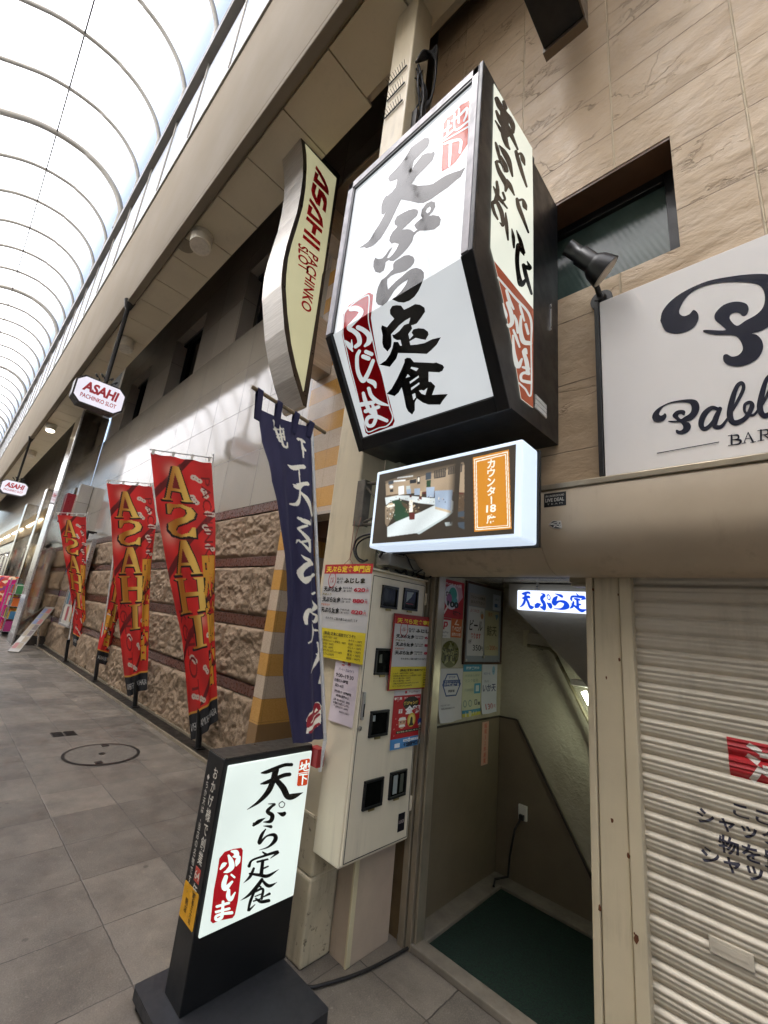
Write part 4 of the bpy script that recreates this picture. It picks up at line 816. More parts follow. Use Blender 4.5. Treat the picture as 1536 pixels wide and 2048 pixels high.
serif([[(1318, 1078, 12), (1318, 1132, 12)], [(1298, 1080, 4), (1340, 1074, 5)], [(1298, 1138, 4), (1340, 1132, 5)], [(1322, 1077, 4), (1355, 1077, 12), (1356, 1098, 10), (1324, 1104, 4)], [(1326, 1103, 4), (1372, 1108, 14), (1362, 1128, 10), (1326, 1133, 5)],
       [(1416, 1062, 4), (1392, 1122, 5)], [(1416, 1058, 4), (1446, 1116, 13)], [(1402, 1098, 4), (1436, 1094, 4)], [(1380, 1126, 4), (1404, 1122, 4)], [(1432, 1120, 4), (1462, 1115, 5)],
       [(1494, 1047, 12), (1494, 1106, 12)], [(1474, 1050, 4), (1514, 1044, 5)], [(1474, 1112, 4), (1512, 1105, 5)], [(1498, 1047, 4), (1534, 1046, 12), (1534, 1070, 10), (1500, 1076, 4)], [(1512, 1076, 5), (1552, 1102, 12)]])
Z6.stroke(lt, [(872, 1185, 5), (1242, 1118, 5)], 0, .002)
lt.build('lettering', plain('navy_sign_film', '#15182a', .15, var=.05), PB, recalc=False)

# spot lamp on an arm beside the signboard
sl = thing('spot_lamp', 'black spotlight on a short arm with frosted lens beside the dark window', 'spotlight', (-.56, 2.1, 3.4))
bp = Vector((-.565, 2.098, 3.395)); ce = on_y(1212, 545, 1.93); tl_ = on_y(1155, 505, 1.97); e_ = RX * .83 + RY * .55; ax = (e_ * .96 - sight(1212, 545).normalized() * .26).normalized(); tl_ = ce - ax * .24
m = MB(); m.tube([bp + Vector((0, .0, 0)), bp - Vector((0, .018, 0))], .055, 20); m.tube([bp - Vector((0, .018, 0)), bp - Vector((0, .05, 0))], [.03, .026], 14); m.build('wall_plate', M['black'], sl)
m = MB(); m.tube([bp - Vector((0, .04, -.005)), ce - ax * .10 - Vector((0, 0, .02))], .014, 10); m.build('arm', M['black'], sl)
m = MB(); m.tube([tl_, tl_ + ax * .075, tl_ + ax * .076, tl_ + ax * .15, tl_ + ax * .155, tl_ + ax * .175, tl_ + ax * .238], [.038, .038, .047, .047, .052, .066, .082], 22); m.build('lamp_body', M['black'], sl)
m = MB(); m.tube([ce - ax * .006, ce + ax * .003], [.076, .07], 22); m.build('lens', plain('frosted_lens', '#b9b0a2', .35), sl)
# dark sign box overhead
tbx = thing('projecting_sign', 'dark underside of a projecting box sign high above the tiled wall', 'projecting sign', (-.7, 1.85, 5.3))
c0, c1, c2 = on_z(1045, 0, 5.3), on_z(1092, 97, 5.3), on_z(1175, 37, 5.3)
m = MB(); m.box(-.79, -.545, 1.1, c1.y, 5.3, 7.0); m.build('box', M['black_rough'], tbx, .004)
m = MB(); m.box(-.80, -.535, c1.y + .002, c1.y + .06, 5.28, 7.0); m.box(-.545, -.535, 1.1, c1.y, 5.3, 7.0); m.build('edge_frame', plain('brown_sign_edge', '#6a5a48', .5), tbx, .003)
# ================================================================ standing sign on the pavement
AX = -1.835; AY0, AY1, AZ = 1.055, 1.535, .955
st = thing('standing_sign', 'black standing sign with a lit white face and brush lettering on the pavement', 'standing sign', (-1.9, 1.3, 0))
m = MB(); m.box(-1.985, AX, AY0, AY1, .07, AZ); m.build('case', M['black'], st, .004)
m = MB(); m.prism([(-2.085, .975), (-1.515, .975), (-1.505, .985), (-1.505, 1.515), (-1.515, 1.525), (-2.085, 1.525), (-2.095, 1.515), (-2.095, .985)], 'z', .03, .072); m.build('base_plate', plain('charcoal_base', '#26272a', .5, var=.15, nscale=14, bump=.05), st, .004)
for x in (-2.06, -1.54):
    for y in (1.01, 1.49): m = MB(); m.tube([(x, y, .004), (x, y, .032)], .025, 10); m.build('foot', M['black_rough'], st)
m = MB(); m.box(-1.982, AX - .003, AY0 + .003, AY1 - .003, AZ + .0005, AZ + .004); m.build('top_cap', plain('worn_dark_cap', '#4a4845', .35, .6, var=.2, nscale=10), st)
A8 = Trace(400, 1490, 5.12, plane_x(AX)); aface = lit('standing_sign_face', '#eaf6ee', .30, .5, .3, .26)
m = MB(); AP = [(268, 185), (1160, 38), (1157, 90), (968, 1530), (60, 1918), (20, 1918)]
P = [A8.at(p) for p in AP]; ya, yb = AY0 + .018, AY1 - .008; zb = A8.at((500, 1725)).z
zb0, zt0 = .318, AZ - .022
m.box(AX, AX + .012, ya, yb, zb0, zt0); m.build('lit_face', aface, st, .008, seg=3)
lt = MB(); A8 = Trace(400, 1490, 5.12, plane_x(AX + .0125)); EA = .0012
GA = {
 '天': [[(628, 285, 16), (690, 272, 40), (850, 208, 36), (935, 200, 36)], [(622, 398, 14), (690, 378, 40), (850, 312, 42), (915, 300, 40)], [(775, 255, 66), (750, 350, 60), (700, 470, 55), (600, 580, 34), (480, 662, 4)], [(770, 345, 50), (850, 440, 66), (895, 525, 62), (960, 522, 56), (1055, 484, 3)]],
 'ぷ': [[(698, 602, 8), (765, 604, 20), (728, 632, 28), (690, 680, 40), (738, 720, 46), (720, 778, 40), (650, 788, 10)], [(545, 822, 24), (600, 782, 40), (668, 745, 4)], [(548, 826, 12), (552, 805, 30)], [(790, 690, 5), (840, 708, 46), (862, 700, 40)], [(840, 575, 9), (866, 600, 9), (848, 636, 9), (816, 632, 9), (808, 600, 9), (840, 575, 9)]],
 'ら': [[(648, 828, 6), (690, 830, 22), (724, 835, 34)], [(670, 860, 12), (630, 920, 34), (604, 1005, 34), (680, 932, 18), (758, 920, 40), (768, 970, 44), (700, 1040, 20), (600, 1075, 3)]],
 '定': [[(640, 1095, 16), (680, 1122, 30)], [(500, 1238, 34), (530, 1180, 22), (640, 1138, 24), (796, 1092, 32), (720, 1158, 6)], [(585, 1195, 22), (690, 1168, 20)], [(640, 1185, 34), (625, 1320, 40)], [(645, 1262, 20), (695, 1240, 16)], [(548, 1262, 26), (510, 1345, 30), (442, 1412, 3)], [(505, 1315, 20), (600, 1328, 34), (690, 1338, 36), (806, 1270, 3)]],
 '食': [[(632, 1375, 34), (570, 1460, 40), (490, 1540, 26), (412, 1590, 3)], [(630, 1380, 24), (700, 1440, 38), (786, 1404, 3)], [(548, 1510, 26), (512, 1600, 30), (490, 1690, 22)], [(550, 1505, 22), (640, 1470, 26), (628, 1570, 28)], [(560, 1548, 12), (630, 1520, 14)], [(545, 1596, 16), (625, 1570, 16)], [(590, 1432, 16), (618, 1450, 22)], [(500, 1688, 26), (560, 1630, 8)], [(570, 1570, 20), (620, 1602, 34), (700, 1590, 36)], [(640, 1555, 10), (708, 1520, 28)]],
}
for ch in GA:
    for s_ in GA[ch]: A8.stroke(lt, s_, 0, EA)
A8.poly(lt, [(250, 1092), (340, 1062), (420, 1050), (437, 1075), (425, 1250), (385, 1600), (355, 1740), (330, 1770), (200, 1795), (130, 1825), (105, 1800), (140, 1480), (175, 1300), (195, 1160)], 1, EA)
A8.poly(lt, [(1020, 165), (1035, 150), (1115, 137), (1125, 150), (1095, 398), (1080, 412), (1000, 420), (990, 408)], 3, EA)
for s_ in ([(320, 1085, 20), (365, 1095, 50), (365, 1130, 50), (335, 1140, 14)], [(290, 1130, 24), (312, 1180, 50), (320, 1240, 56), (280, 1285, 40), (240, 1300, 8)], [(205, 1265, 18), (240, 1220, 40), (270, 1205, 6)], [(395, 1145, 34), (380, 1190, 50), (366, 1232, 14)], [(262, 1345, 40), (240, 1420, 50), (255, 1465, 50), (325, 1395, 20)], [(318, 1325, 20), (348, 1350, 20)], [(290, 1480, 30), (285, 1545, 46), (310, 1575, 40), (355, 1505, 12)], [(168, 1650, 26), (290, 1612, 26)], [(160, 1705, 26), (295, 1670, 26)], [(232, 1600, 28), (225, 1700, 30), (215, 1760, 32), (165, 1785, 30), (160, 1750, 26), (220, 1725, 26), (320, 1712, 32)]): A8.stroke(lt, s_, 2, EA + .0006)
for s_ in ([(1022, 215, 12), (1055, 200, 12)], [(1040, 178, 12), (1032, 245, 12)], [(1012, 252, 12), (1052, 236, 12)], [(1055, 225, 10), (1112, 185, 12), (1105, 222, 10)], [(1085, 158, 12), (1078, 235, 12)], [(1068, 195, 10), (1060, 255, 12), (1108, 250, 12)], [(1005, 290, 7), (1108, 272, 7)], [(1012, 305, 12), (1092, 295, 12)], [(1050, 305, 14), (1040, 400, 12)], [(1055, 330, 10), (1082, 345, 14)]): A8.stroke(lt, s_, 2, EA + .0006)
lt.build('lettering', [plain('standing_black_film', '#0d0d0d', .3), lit('standing_red_film', '#c81824', .12, .7), lit('standing_white_film', '#e8fbf0', .32, .5), lit('standing_orange_film', '#e0491c', .14, .7)], st, recalc=False)
lt = MB(); sf = face_street(0, AY0, 0)
column(lt, sf, 'おかげ様で創業', -1.888, .915, .048, 0, .0012, gap=1.1, bold=.008, w=.040)
column(lt, sf, '年', -1.888, .485, .048, 0, .0012, bold=.008, w=.040)
lt.box(-1.912, -1.866, AY0 - .0012, AY0 - .0004, .487, .537, 2); text(lt, sf, '64', -1.889, .512, .034, 0, .002, bold=.01)
column(lt, sf, 'ちか天は、当店の名物です。', -1.945, .845, .030, 0, .0012, gap=1.07, w=.024)
P = [sf.p(-1.945, .870, .0012), sf.p(-1.934, .858, .0012), sf.p(-1.945, .846, .0012), sf.p(-1.956, .858, .0012)]; lt.add(P, 0)
dl = MB(); dl.prism([(-1.975, .335), (-1.853, .335), (-1.848, .34), (-1.848, .455), (-1.853, .46), (-1.975, .46), (-1.98, .455), (-1.98, .34)], 'y', AY0 - .0012, AY0 - .0003, 0)
column(dl, sf, '昭和三六年', -1.885, .452, .0205, 1, .0022, gap=1.06, bold=.01); column(dl, sf, '開店', -1.935, .415, .0235, 1, .0022, gap=1.1, bold=.01); dl.build('date_label', [ink('#e0a21c'), ink('#3a2a10')], st, recalc=False)
lt.build('side_lettering', [ink('#d9d3c4'), ink('#e0a21c'), ink('#c04a3c'), ink('#3a2a10')], st, recalc=False)

# ================================================================ indigo cloth banner
M['indigo'] = plain('indigo_loop', '#262342', .8)
nb = thing('cloth_banner', 'long indigo cloth banner with cream lettering and red stamp on a leaning pole', 'banner', (-1.78, 1.55, .9))
NL = [(515, 816), (523, 887), (532, 926), (536, 965), (547, 1002), (557, 1055), (569, 1111), (575, 1147), (579, 1209), (573, 1272), (569, 1344), (573, 1397), (580, 1450), (584, 1487)]
NR = [(621, 854), (625, 920), (626, 960), (628, 1000), (629, 1043), (630, 1095), (632, 1143), (635, 1190), (638, 1235), (643, 1285), (646, 1345), (649, 1395), (651, 1440), (648, 1478)]
nvs = np.linspace(0, 1, len(NL)); ne = edges(NL, NR, nvs, lambda v: (-1.785, -1.78))
def nfn(u, v):
    A, B = ne(u, v); P = A.lerp(B, u); k = min(1, v * 5)
    sag = .012 * math.sin(math.pi * min(1, max(0, u))) * (1 - min(1, v * 9)) if v < .11 else 0
    wv = k * (.013 * math.sin(u * 9.0 + v * 4.2) * (1 - .3 * v) + .02 * (1 - u) * math.sin(v * 7) + .005 * math.sin(u * 21 + v * 9))
    return P + Vector((wv - .0, .0, -sag))
sh_ = Sheet(110, 560, '#2c2848')
def nuv(p, T):
    x, y = T.px(p); v = np.interp(y, [(a[1] + b[1]) / 2 for a, b in zip(NL, NR)], nvs)
    lx = np.interp(v, nvs, [q[0] for q in NL]); rx = np.interp(v, nvs, [q[0] for q in NR]); return ((x - lx) / (rx - lx), v)
N1 = Trace(440, 750, 5.12, None); N2 = Trace(440, 1100, 5.12, None)
def nstroke(T, pts, col):
    for g in stroke_quads(pts, 7): sh_.poly([nuv(p, T) for p in g], col)
CR = '#fbf3dc'
for s_ in ([(540, 490, 16), (560, 580, 24), (600, 690, 26)], [(545, 585, 20), (640, 538, 18)], [(598, 512, 18), (618, 640, 22), (640, 720, 30), (680, 722, 22), (682, 672, 12)], [(570, 630, 18), (640, 590, 18)], [(575, 660, 18), (650, 620, 16)], [(640, 560, 18), (652, 650, 20)],
           [(788, 602, 26), (820, 600, 30), (855, 616, 26)], [(828, 615, 18), (838, 700, 22), (842, 785, 16)], [(830, 650, 12), (862, 705, 24)], [(690, 918, 8), (740, 935, 50), (800, 905, 40), (842, 890, 44)], [(735, 1110, 8), (768, 1125, 60), (830, 1075, 36), (872, 1058, 40)], [(790, 940, 14), (796, 1100, 16), (792, 1230, 24), (765, 1310, 34), (716, 1332, 18)], [(795, 1165, 20), (860, 1210, 44), (905, 1270, 50), (938, 1335, 50)],
           [(785, 1455, 30), (830, 1455, 46), (892, 1450, 46)], [(870, 1490, 20), (820, 1530, 24), (785, 1570, 22), (840, 1595, 40), (905, 1650, 50), (905, 1740, 44), (850, 1710, 26), (790, 1690, 20), (775, 1728, 4)], [(930, 1605, 8), (860, 1660, 22), (800, 1705, 10)], [(920, 1400, 12), (922, 1450, 12)]): nstroke(N1, s_, CR)
for s_ in ([(820, 45, 10), (870, 60, 36), (945, 62, 52)], [(930, 75, 40), (870, 130, 44), (822, 230, 50), (850, 300, 60), (900, 250, 40), (975, 170, 24)], [(985, 335, 14), (960, 370, 18), (925, 392, 8)], [(958, 455, 18), (990, 500, 34), (955, 570, 34), (905, 590, 26), (875, 680, 44), (880, 745, 30)], [(905, 605, 26), (1000, 610, 26), (985, 690, 30), (950, 690, 10)], [(950, 735, 16), (965, 800, 30), (945, 900, 24), (898, 945, 10)], [(960, 790, 22), (1028, 780, 22)], [(1010, 920, 14), (1022, 1040, 24), (985, 1170, 26), (925, 1262, 6)], [(1005, 1055, 18), (1040, 1085, 20)], [(1032, 1100, 18), (1042, 1250, 20), (1032, 1370, 36), (1052, 1290, 12)]): nstroke(N2, s_, CR)
sh_.poly([nuv(p, N2) for p in [(862, 1872), (880, 1790), (868, 1740), (900, 1668), (955, 1640), (985, 1575), (1015, 1562), (1040, 1610), (1036, 1720), (1030, 1800), (1000, 1830), (960, 1860)]], CR)
for s_ in ([(885, 1800, 30), (905, 1720, 46), (960, 1680, 40)], [(960, 1670, 30), (1000, 1595, 40), (1020, 1640, 30)], [(900, 1860, 26), (960, 1840, 30), (1015, 1800, 24)], [(905, 1790, 26), (960, 1760, 26), (1018, 1700, 24)], [(910, 1750, 18), (990, 1690, 22), (1015, 1660, 14)]): nstroke(N2, s_, '#a5232c')
clo = sh_.build('cloth', nfn, nb)
r0, r1 = on_x(503, 773, -1.78), on_x(651, 866, -1.78)
m = MB(); m.tube([r0, r1], .010, 8); m.build('cross_rod', plain('bamboo_rod', '#7d6a4c', .5, var=.2), nb)
m = MB(); p0 = on_x(650, 1480, -1.78); p1 = on_x(621, 862, -1.78); base = Vector((-1.80, 1.572, .84)); m.tube([p1 + Vector((0, 0, .03)), p0, base], .0095, 8); m.build('pole', M['pole'], nb)
m = MB(); m.box(-1.86, -1.79, 1.536, 1.585, .86, .945); m.build('pole_clamp', ink('#8c1a1c', .4), nb, .003)
for u, w_ in ((.02, .030), (.36, .030), (.68, .030), (.97, .034)):
    m = MB(); a = nfn(u, 0.004); rp = r0.lerp(r1, (u * (621 - 515) + 12) / 148); wv = (r1 - r0).normalized() * w_ / 2
    for s_ in (-1, 1): m.add([a - wv + Vector((.006 * s_, 0, -.05)), a + wv + Vector((.006 * s_, 0, -.05)), rp + wv + Vector((.014 * s_, 0, .004)), rp - wv + Vector((.014 * s_, 0, .004))])
    m.tube([rp - wv, rp + wv], .0145, 10); m.build('loop', M['indigo'], nb)
# ================================================================ red advertising flags
def ad_flag_print(mir):
    s = Sheet(96, 400, '#d22420')
    U, V = s.U, s.V; rg = np.random.default_rng(3)
    d = .5 + .5 * np.sin(U * 9 - V * 30 + 2 * np.sin(V * 9)); s.C = np.array(lin('#e02a24')) * (1 - d[..., None] * .4) + np.array(lin('#8a1512')) * d[..., None] * .4
    blk = (np.abs(((U * .9 + V * 4.3 * .9) % 1.1) - .55) < .06) & (V < .9); s.C[blk] = lin('#6a1210')
    for (a, b, r_) in ((.3, .05, .10), (.15, .28, .14), (.62, .6, .1)):
        g = np.exp(-(((U - a) / r_) ** 2 + ((V - b) * 4.3 / r_) ** 2))[..., None]; s.C = s.C * (1 - .7 * g) + np.array(lin('#f0a890')) * .7 * g
    X = (lambda u: u) if mir else (lambda u: 1 - u)
    for (a, b, t) in ((.72, .07, .4), (.85, .12, 1.2), (.66, .15, .9), (.92, .2, .2), (.85, .26, 1.0), (.9, .33, .5), (.3, .73, .8), (.78, .66, .3), (.8, .75, 1.3), (.62, .78, .9), (.45, .88, .5), (.25, .86, .3)):
        for i, r_ in enumerate((.055, .045, .05)):
            ca, sa = math.cos(t), math.sin(t); cx, cy = X(a) + (i - 1) * .05 * ca, b + (i - 1) * .05 * sa / 4.3
            s.C[((U - cx) / r_) ** 2 + ((V - cy) * 4.3 / (r_ * .8)) ** 2 < 1] = lin('#d8c7b4')
            s.C[((U - cx) / r_) ** 2 + ((V - cy) * 4.3 / (r_ * .8)) ** 2 < .08] = lin('#8d3a30')
    for (t_, v0, v1, u0, u1) in (('PACHINKO', .06, .42, .80, .95), ('SLOT', .62, .86, .18, .36), ('KO', .55, .66, .06, .26)): s.text(t_, X(u0) if mir else X(u1), v0, X(u1) if mir else X(u0), v1, '#7c1512', rot=1, mirror=mir)
    L_ = {'A': [[(.0, .97), (.30, .97), (.30, .93), (.23, .92), (.29, .72), (.62, .72), (.70, .92), (.62, .93), (.62, .97), (1, .97), (1, .93), (.93, .92), (.60, .03), (.40, .03), (.10, .92), (.0, .93)], [(.33, .64), (.45, .24), (.59, .64)]],
          'S': [[(.92, .05), (.92, .32), (.84, .32), (.74, .16), (.5, .11), (.3, .16), (.26, .27), (.36, .37), (.7, .47), (.95, .6), (.98, .77), (.85, .92), (.55, .98), (.25, .94), (.12, .98), (.06, .98), (.06, .68), (.14, .68), (.26, .84), (.5, .9), (.68, .86), (.74, .76), (.64, .65), (.3, .54), (.08, .42), (.02, .26), (.14, .1), (.42, .02), (.7, .06), (.84, .02)]],
          'H': [[(.0, .03), (.4, .03), (.4, .07), (.31, .09), (.31, .43), (.69, .43), (.69, .09), (.6, .07), (.6, .03), (1, .03), (1, .07), (.91, .09), (.91, .91), (1, .93), (1, .97), (.6, .97), (.6, .93), (.69, .91), (.69, .53), (.31, .53), (.31, .91), (.4, .93), (.4, .97), (0, .97), (0, .93), (.09, .91), (.09, .09), (0, .07)]],
          'I': [[(.22, .03), (.78, .03), (.78, .08), (.64, .1), (.64, .9), (.78, .92), (.78, .97), (.22, .97), (.22, .92), (.36, .9), (.36, .1), (.22, .08)]]}
    v = .03
    for ch, hgt, u0, u1 in (('A', .133, .12, .64), ('S', .127, .14, .68), ('A', .133, .14, .72), ('H', .133, .12, .80), ('I', .125, .20, .80)):
        for dx, dy, col, gr in ((-.018, .005, '#140707', .055), (.02, .005, '#140707', .055), (-.03, .003, '#140707', .03), (0, 0, 'gold', 0)):
            for q in L_[ch][:1] if col != 'gold' else L_[ch][:1]:
                pl = []
                for a, b in q:
                    a2, b2 = .5 + (a - .5) * (1 + gr), .5 + (b - .5) * (1 + gr); uu = u0 + a2 * (u1 - u0)
                    uu = (1 - (uu - u0) / (u1 - u0)) * (u1 - u0) + u0 if (ch == 'S' and mir) else uu
                    pl.append((X(uu + dx), v + b2 * hgt + dy))
                if col == 'gold': s.fade(pl, '#f3c860', '#b8731a', lambda a, b, u0=u0, u1=u1: .5 + .5 * np.sin((a - u0) / (u1 - u0) * 6))
                else: s.poly(pl, col)
            for q in L_[ch][1:]:
                if col == 'gold': s.poly([(X(u0 + a * (u1 - u0)), v + b * hgt) for a, b in q], '#7a1512')
        v += hgt + .004
    for ch, a, b in (('駅', .36, .52), ('前', .53, .69), ('店', .70, .86)):
        u0, u1 = (.72, 1.0) if mir else (.08, .52)
        if not mir: a, b = {'駅': (.30, .46), '前': (.62, .745), '店': (.75, .88)}[ch]
        for g, col in ((.14, '#140707'), (.0, '#d99a2e')): s.text(ch, u0, a, u1, b, col, mirror=mir, bold=.05 if not g else .09, grow=g * .4)
    s.C[V > .905] = lin('#d79a33'); s.C[V > .913] = lin('#17181d')
    s.text('ASAHI EKIMAE-TEN', .05, .945, .95, .972, '#c8c6c0', mirror=mir)
    return s
def ad_flag(label, base, Lp, Rp, dep, mir, armL, armR, topx, seed):
    f = thing('advertising_flag', label, 'flag', base, 'red advertising flags along the hall wall')
    e_ = edges(Lp, Rp, None, dep); S = ad_flag_print(mir)
    def fn(u, v):
        A, B = e_(u, v); P = A.lerp(B, u); k = min(1, v * 4)
        return P + Vector((k * (.03 * math.sin(u * 7 + seed + v * 5) + .014 * math.sin(u * 17 + v * 11 + seed)), 0, -.012 * math.sin(u * math.pi * 3) ** 2 * (1 - k)))
    S.build('cloth', fn, f)
    b = Vector(base); pt = on_x(*armR, topx)
    m = MB(); m.tube([b + (pt - b) * .02, b + (pt - b) * .5 + Vector((0, .03, 0)), pt + Vector((0, 0, .05))], [.015, .014, .010], 8); m.build('pole', M['pole'], f)
    m = MB(); m.tube([b + Vector((0, 0, .03)), b + (pt - b) * .15], .032, 10); m.build('pole_socket', M['black'], f)
    m = MB(); m.box(b.x - .07, b.x + .07, b.y - .05, b.y + .05, .03, .042); m.build('base_plate', M['steel_dark'], f, .002)
    A = on_x(*armL, topx); m = MB(); m.tube([pt, A], .007, 6); m.build('cross_arm', M['pole'], f)
    for t in (.06, .36, .66, .95): m = MB(); q = A.lerp(pt, t); m.box(q.x - .004, q.x + .004, q.y - .014, q.y + .014, q.z - .05, q.z + .012); m.build('loop', M['white_plastic'], f)
    return f
ad_flag('red advertising flag with mirrored gold letters, nearest to the shop column and longest', (-4.95, 2.5, 0), [(301, 905), (312, 1024), (333, 1134), (350, 1215), (363, 1274), (378, 1407), (385, 1483)], [(423, 926), (428, 1024), (428, 1107), (430, 1190), (432, 1270), (435, 1380), (437, 1441)], lambda v: (-4.95 - .1 * v, -4.95 + .25 * v), True, (299, 899), (425, 916), -4.95, 0)
ad_flag('red advertising flag with mirrored gold letters, in front of the turned flag', (-7.12, 2.5, 0), [(213, 966), (221, 1034), (228, 1134), (237, 1224), (243, 1290), (249, 1345), (255, 1392)], [(304, 972), (312, 1040), (304, 1124), (300, 1224), (297, 1290), (295, 1341), (294, 1379)], lambda v: (-7.15 - .1 * v, -7.15 + .2 * v), True, (212, 960), (306, 968), -7.15, 1.3)
ad_flag('red advertising flag turned so its lettering reads forward, half hidden by another flag', (-9.33, 2.5, 0), [(236, 1040), (232, 1100), (226, 1157), (214, 1210), (203, 1258), (196, 1291), (191, 1324)], [(262, 1046), (258, 1100), (252, 1157), (246, 1210), (241, 1258), (238, 1295), (235, 1338)], lambda v: (-9.33, -9.33 - .0 * v), False, (262, 1036), (236, 1030), -9.33, 2.1)
ad_flag('red advertising flag with mirrored gold letters, farthest along the hall by the mirror pier', (-11.85, 2.5, 0), [(115, 1029), (127, 1107), (136, 1155), (143, 1200), (147, 1250), (147, 1275), (146, 1290)], [(172, 1034), (172, 1107), (171, 1155), (171, 1200), (172, 1250), (172, 1280), (170, 1307)], lambda v: (-11.8 - .1 * v, -11.8 + .2 * v), True, (113, 1025), (174, 1028), -11.8, .6)

# ================================================================ hanging eight-cornered lit signs
def hall_sign(X, yc, label, lett):
    h = thing('hanging_sign', label, 'hanging sign', (X, 1.25, 6.96), 'eight-cornered lit signs hung from the soffit')
    y0, y1, z0, z1, c = yc - .385, yc + .385, 4.66, 5.18, .11
    oc = [(y0 + c, z0), (y1 - c, z0), (y1, z0 + c), (y1, z1 - c), (y1 - c, z1), (y0 + c, z1), (y0, z1 - c), (y0, z0 + c)]
    m = MB(); m.prism(oc, 'x', X - .22, X); m.build('case', plain('hanging_sign_case', '#332b27', .4, .4) if 'hanging_sign_case' not in bpy.data.materials else bpy.data.materials['hanging_sign_case'], h, .01)
    ic = [(yc + (a - yc) * .93, 4.92 + (b - 4.92) * .9) for a, b in oc]
    m = MB(); m.prism(ic, 'x', X + .001, X + .008); m.build('lit_face', M['hall_face'], h)
    m = MB(); f = face_east(X, 0, 0)
    text(m, f, 'ASAHI', yc, 4.99, .19, 0, .0095, width=.52, bold=.045, shear=.12); text(m, f, 'PACHINKO SLOT', yc, 4.81, .085, 0, .0095, width=.54, bold=.02)
    m.build('lettering', ink('#b3232f'), h, recalc=False)
    m = MB(); m.tube([(X - .1, 1.25, 5.18), (X - .1, 1.25, 6.78), (X - .1, 1.25, 6.80), (X - .1, 1.25, 6.96)], [.035, .035, .055, .1], 14); m.build('rod', M['steel_dark'], h)
    m = MB()
    for sgn, y_ in ((1, yc - .12), (-1, yc + .2)):
        for k_ in (0, 1):
            P = [(X - .1, y_ + sgn * (.02 + .075 * k_ + (.07 - .006 * i) * math.cos(i * .55) * .8), 5.20 + .04 * k_ + .07 + (.07 - .006 * i) * math.sin(i * .55 - 1.2)) for i in range(11)]; m.tube(P, .011, 6)
    m.build('scroll_ornament', M['steel_dark'], h)
M['hall_face'] = lit('hall_sign_face', '#eee9f4', .25, .6, .3, .18)
hall_sign(-8.4, 1.21, 'eight-cornered lit sign with red lettering hung on a rod, the nearer and larger', 1)
hall_sign(-20.0, 1.24, 'eight-cornered lit sign with red lettering hung far down the street by the mirrored pier', 1)

# ================================================================ downlights and speaker in the soffit
M['lamp_on'] = lit('lamp_lens_lit', '#fff6e4', 3.0); M['lamp_off'] = plain('lamp_lens_unlit', '#cfc8b8', .3)
def downlight(x, y, label, on, tilt=.25):
    d = thing('downlight', label, 'ceiling lamp', (x, y, 6.96), 'cylinder lamps under the soffit')
    a = Vector((tilt, .0, -1)).normalized(); p = Vector((x, y, 6.955))
    m = MB(); m.tube([p, p + Vector((0, 0, -.05))], [.16, .16], 20); m.tube([p + Vector((0, 0, -.05)), p + Vector((0, 0, -.05)) + a * .20], [.15, .15], 20); m.build('lamp_housing', M['soffit_lamp'], d)
    q = p + Vector((0, 0, -.05)) + a * .201; m = MB(); m.tube([q, q + a * .006], [.125, .12], 20); m.build('lens', M['lamp_on'] if on else M['lamp_off'], d)
M['soffit_lamp'] = plain('lamp_housing_paint', '#d5ccb8', .45)
downlight(-5.89, 1.49, 'cream cylinder lamp under the soffit next to the round speaker grille', False)
downlight(-9.92, 1.61, 'cream cylinder lamp half hidden behind the rod of the hanging sign', False)
downlight(-17.72, 1.5, 'shining cylinder lamp under the far soffit, the lit one', True)
downlight(-22.2, 1.55, 'small far cylinder lamp beyond the shining one', False)
m = MB(); m.tube([(-6.3, 1.39, 6.957), (-6.3, 1.39, 6.945)], .14, 24); tag(m.build('speaker_grille', plain('speaker_grille', '#8f8570', .6, bump=.4, bscale=300)), 'flat round grille in the soffit next to the nearest cylinder lamp', 'speaker')
# ================================================================ meter cabinet on the column
CX = -1.62
cb = thing('meter_cabinet', 'cream steel meter cabinet with six dark meter windows next to the passage', 'meter cabinet', (-1.72, 1.85, .48))
m = MB(); m.box(-1.815, CX - .004, 1.602, 2.098, .478, 1.862); m.build('case', M['beige_clean'], cb, .006)
m = MB(); m.box(CX - .003, CX + .010, 1.606, 2.082, .492, 1.842); dr = m.build('door', M['beige_clean'], cb, .003)
m = MB()
for a0, a1, c0, c1 in ((1.616, 2.074, .5, .5035), (1.616, 2.074, 1.8315, 1.835), (1.616, 1.6195, .5035, 1.8315), (2.0705, 2.074, .5035, 1.8315)): m.box(CX + .0102, CX + .0112, a0, a1, c0, c1)
m.build('door_groove', M['steel_dark'], dr)
m = MB(); m.box(-1.83, CX + .014, 1.601, 2.1, 1.862, 1.872); m.build('top_flange', M['beige_clean'], cb, .003)
FM = face_east(CX + .0105, 0, 0)
wins_ = [(1.69, 1.822, 1.67, 1.793), (1.872, 2.004, 1.675, 1.80), (1.69, 1.825, 1.325, 1.46), (1.695, 1.835, 1.025, 1.15), (1.70, 1.84, .70, .83), (1.89, 2.025, .71, .838)]
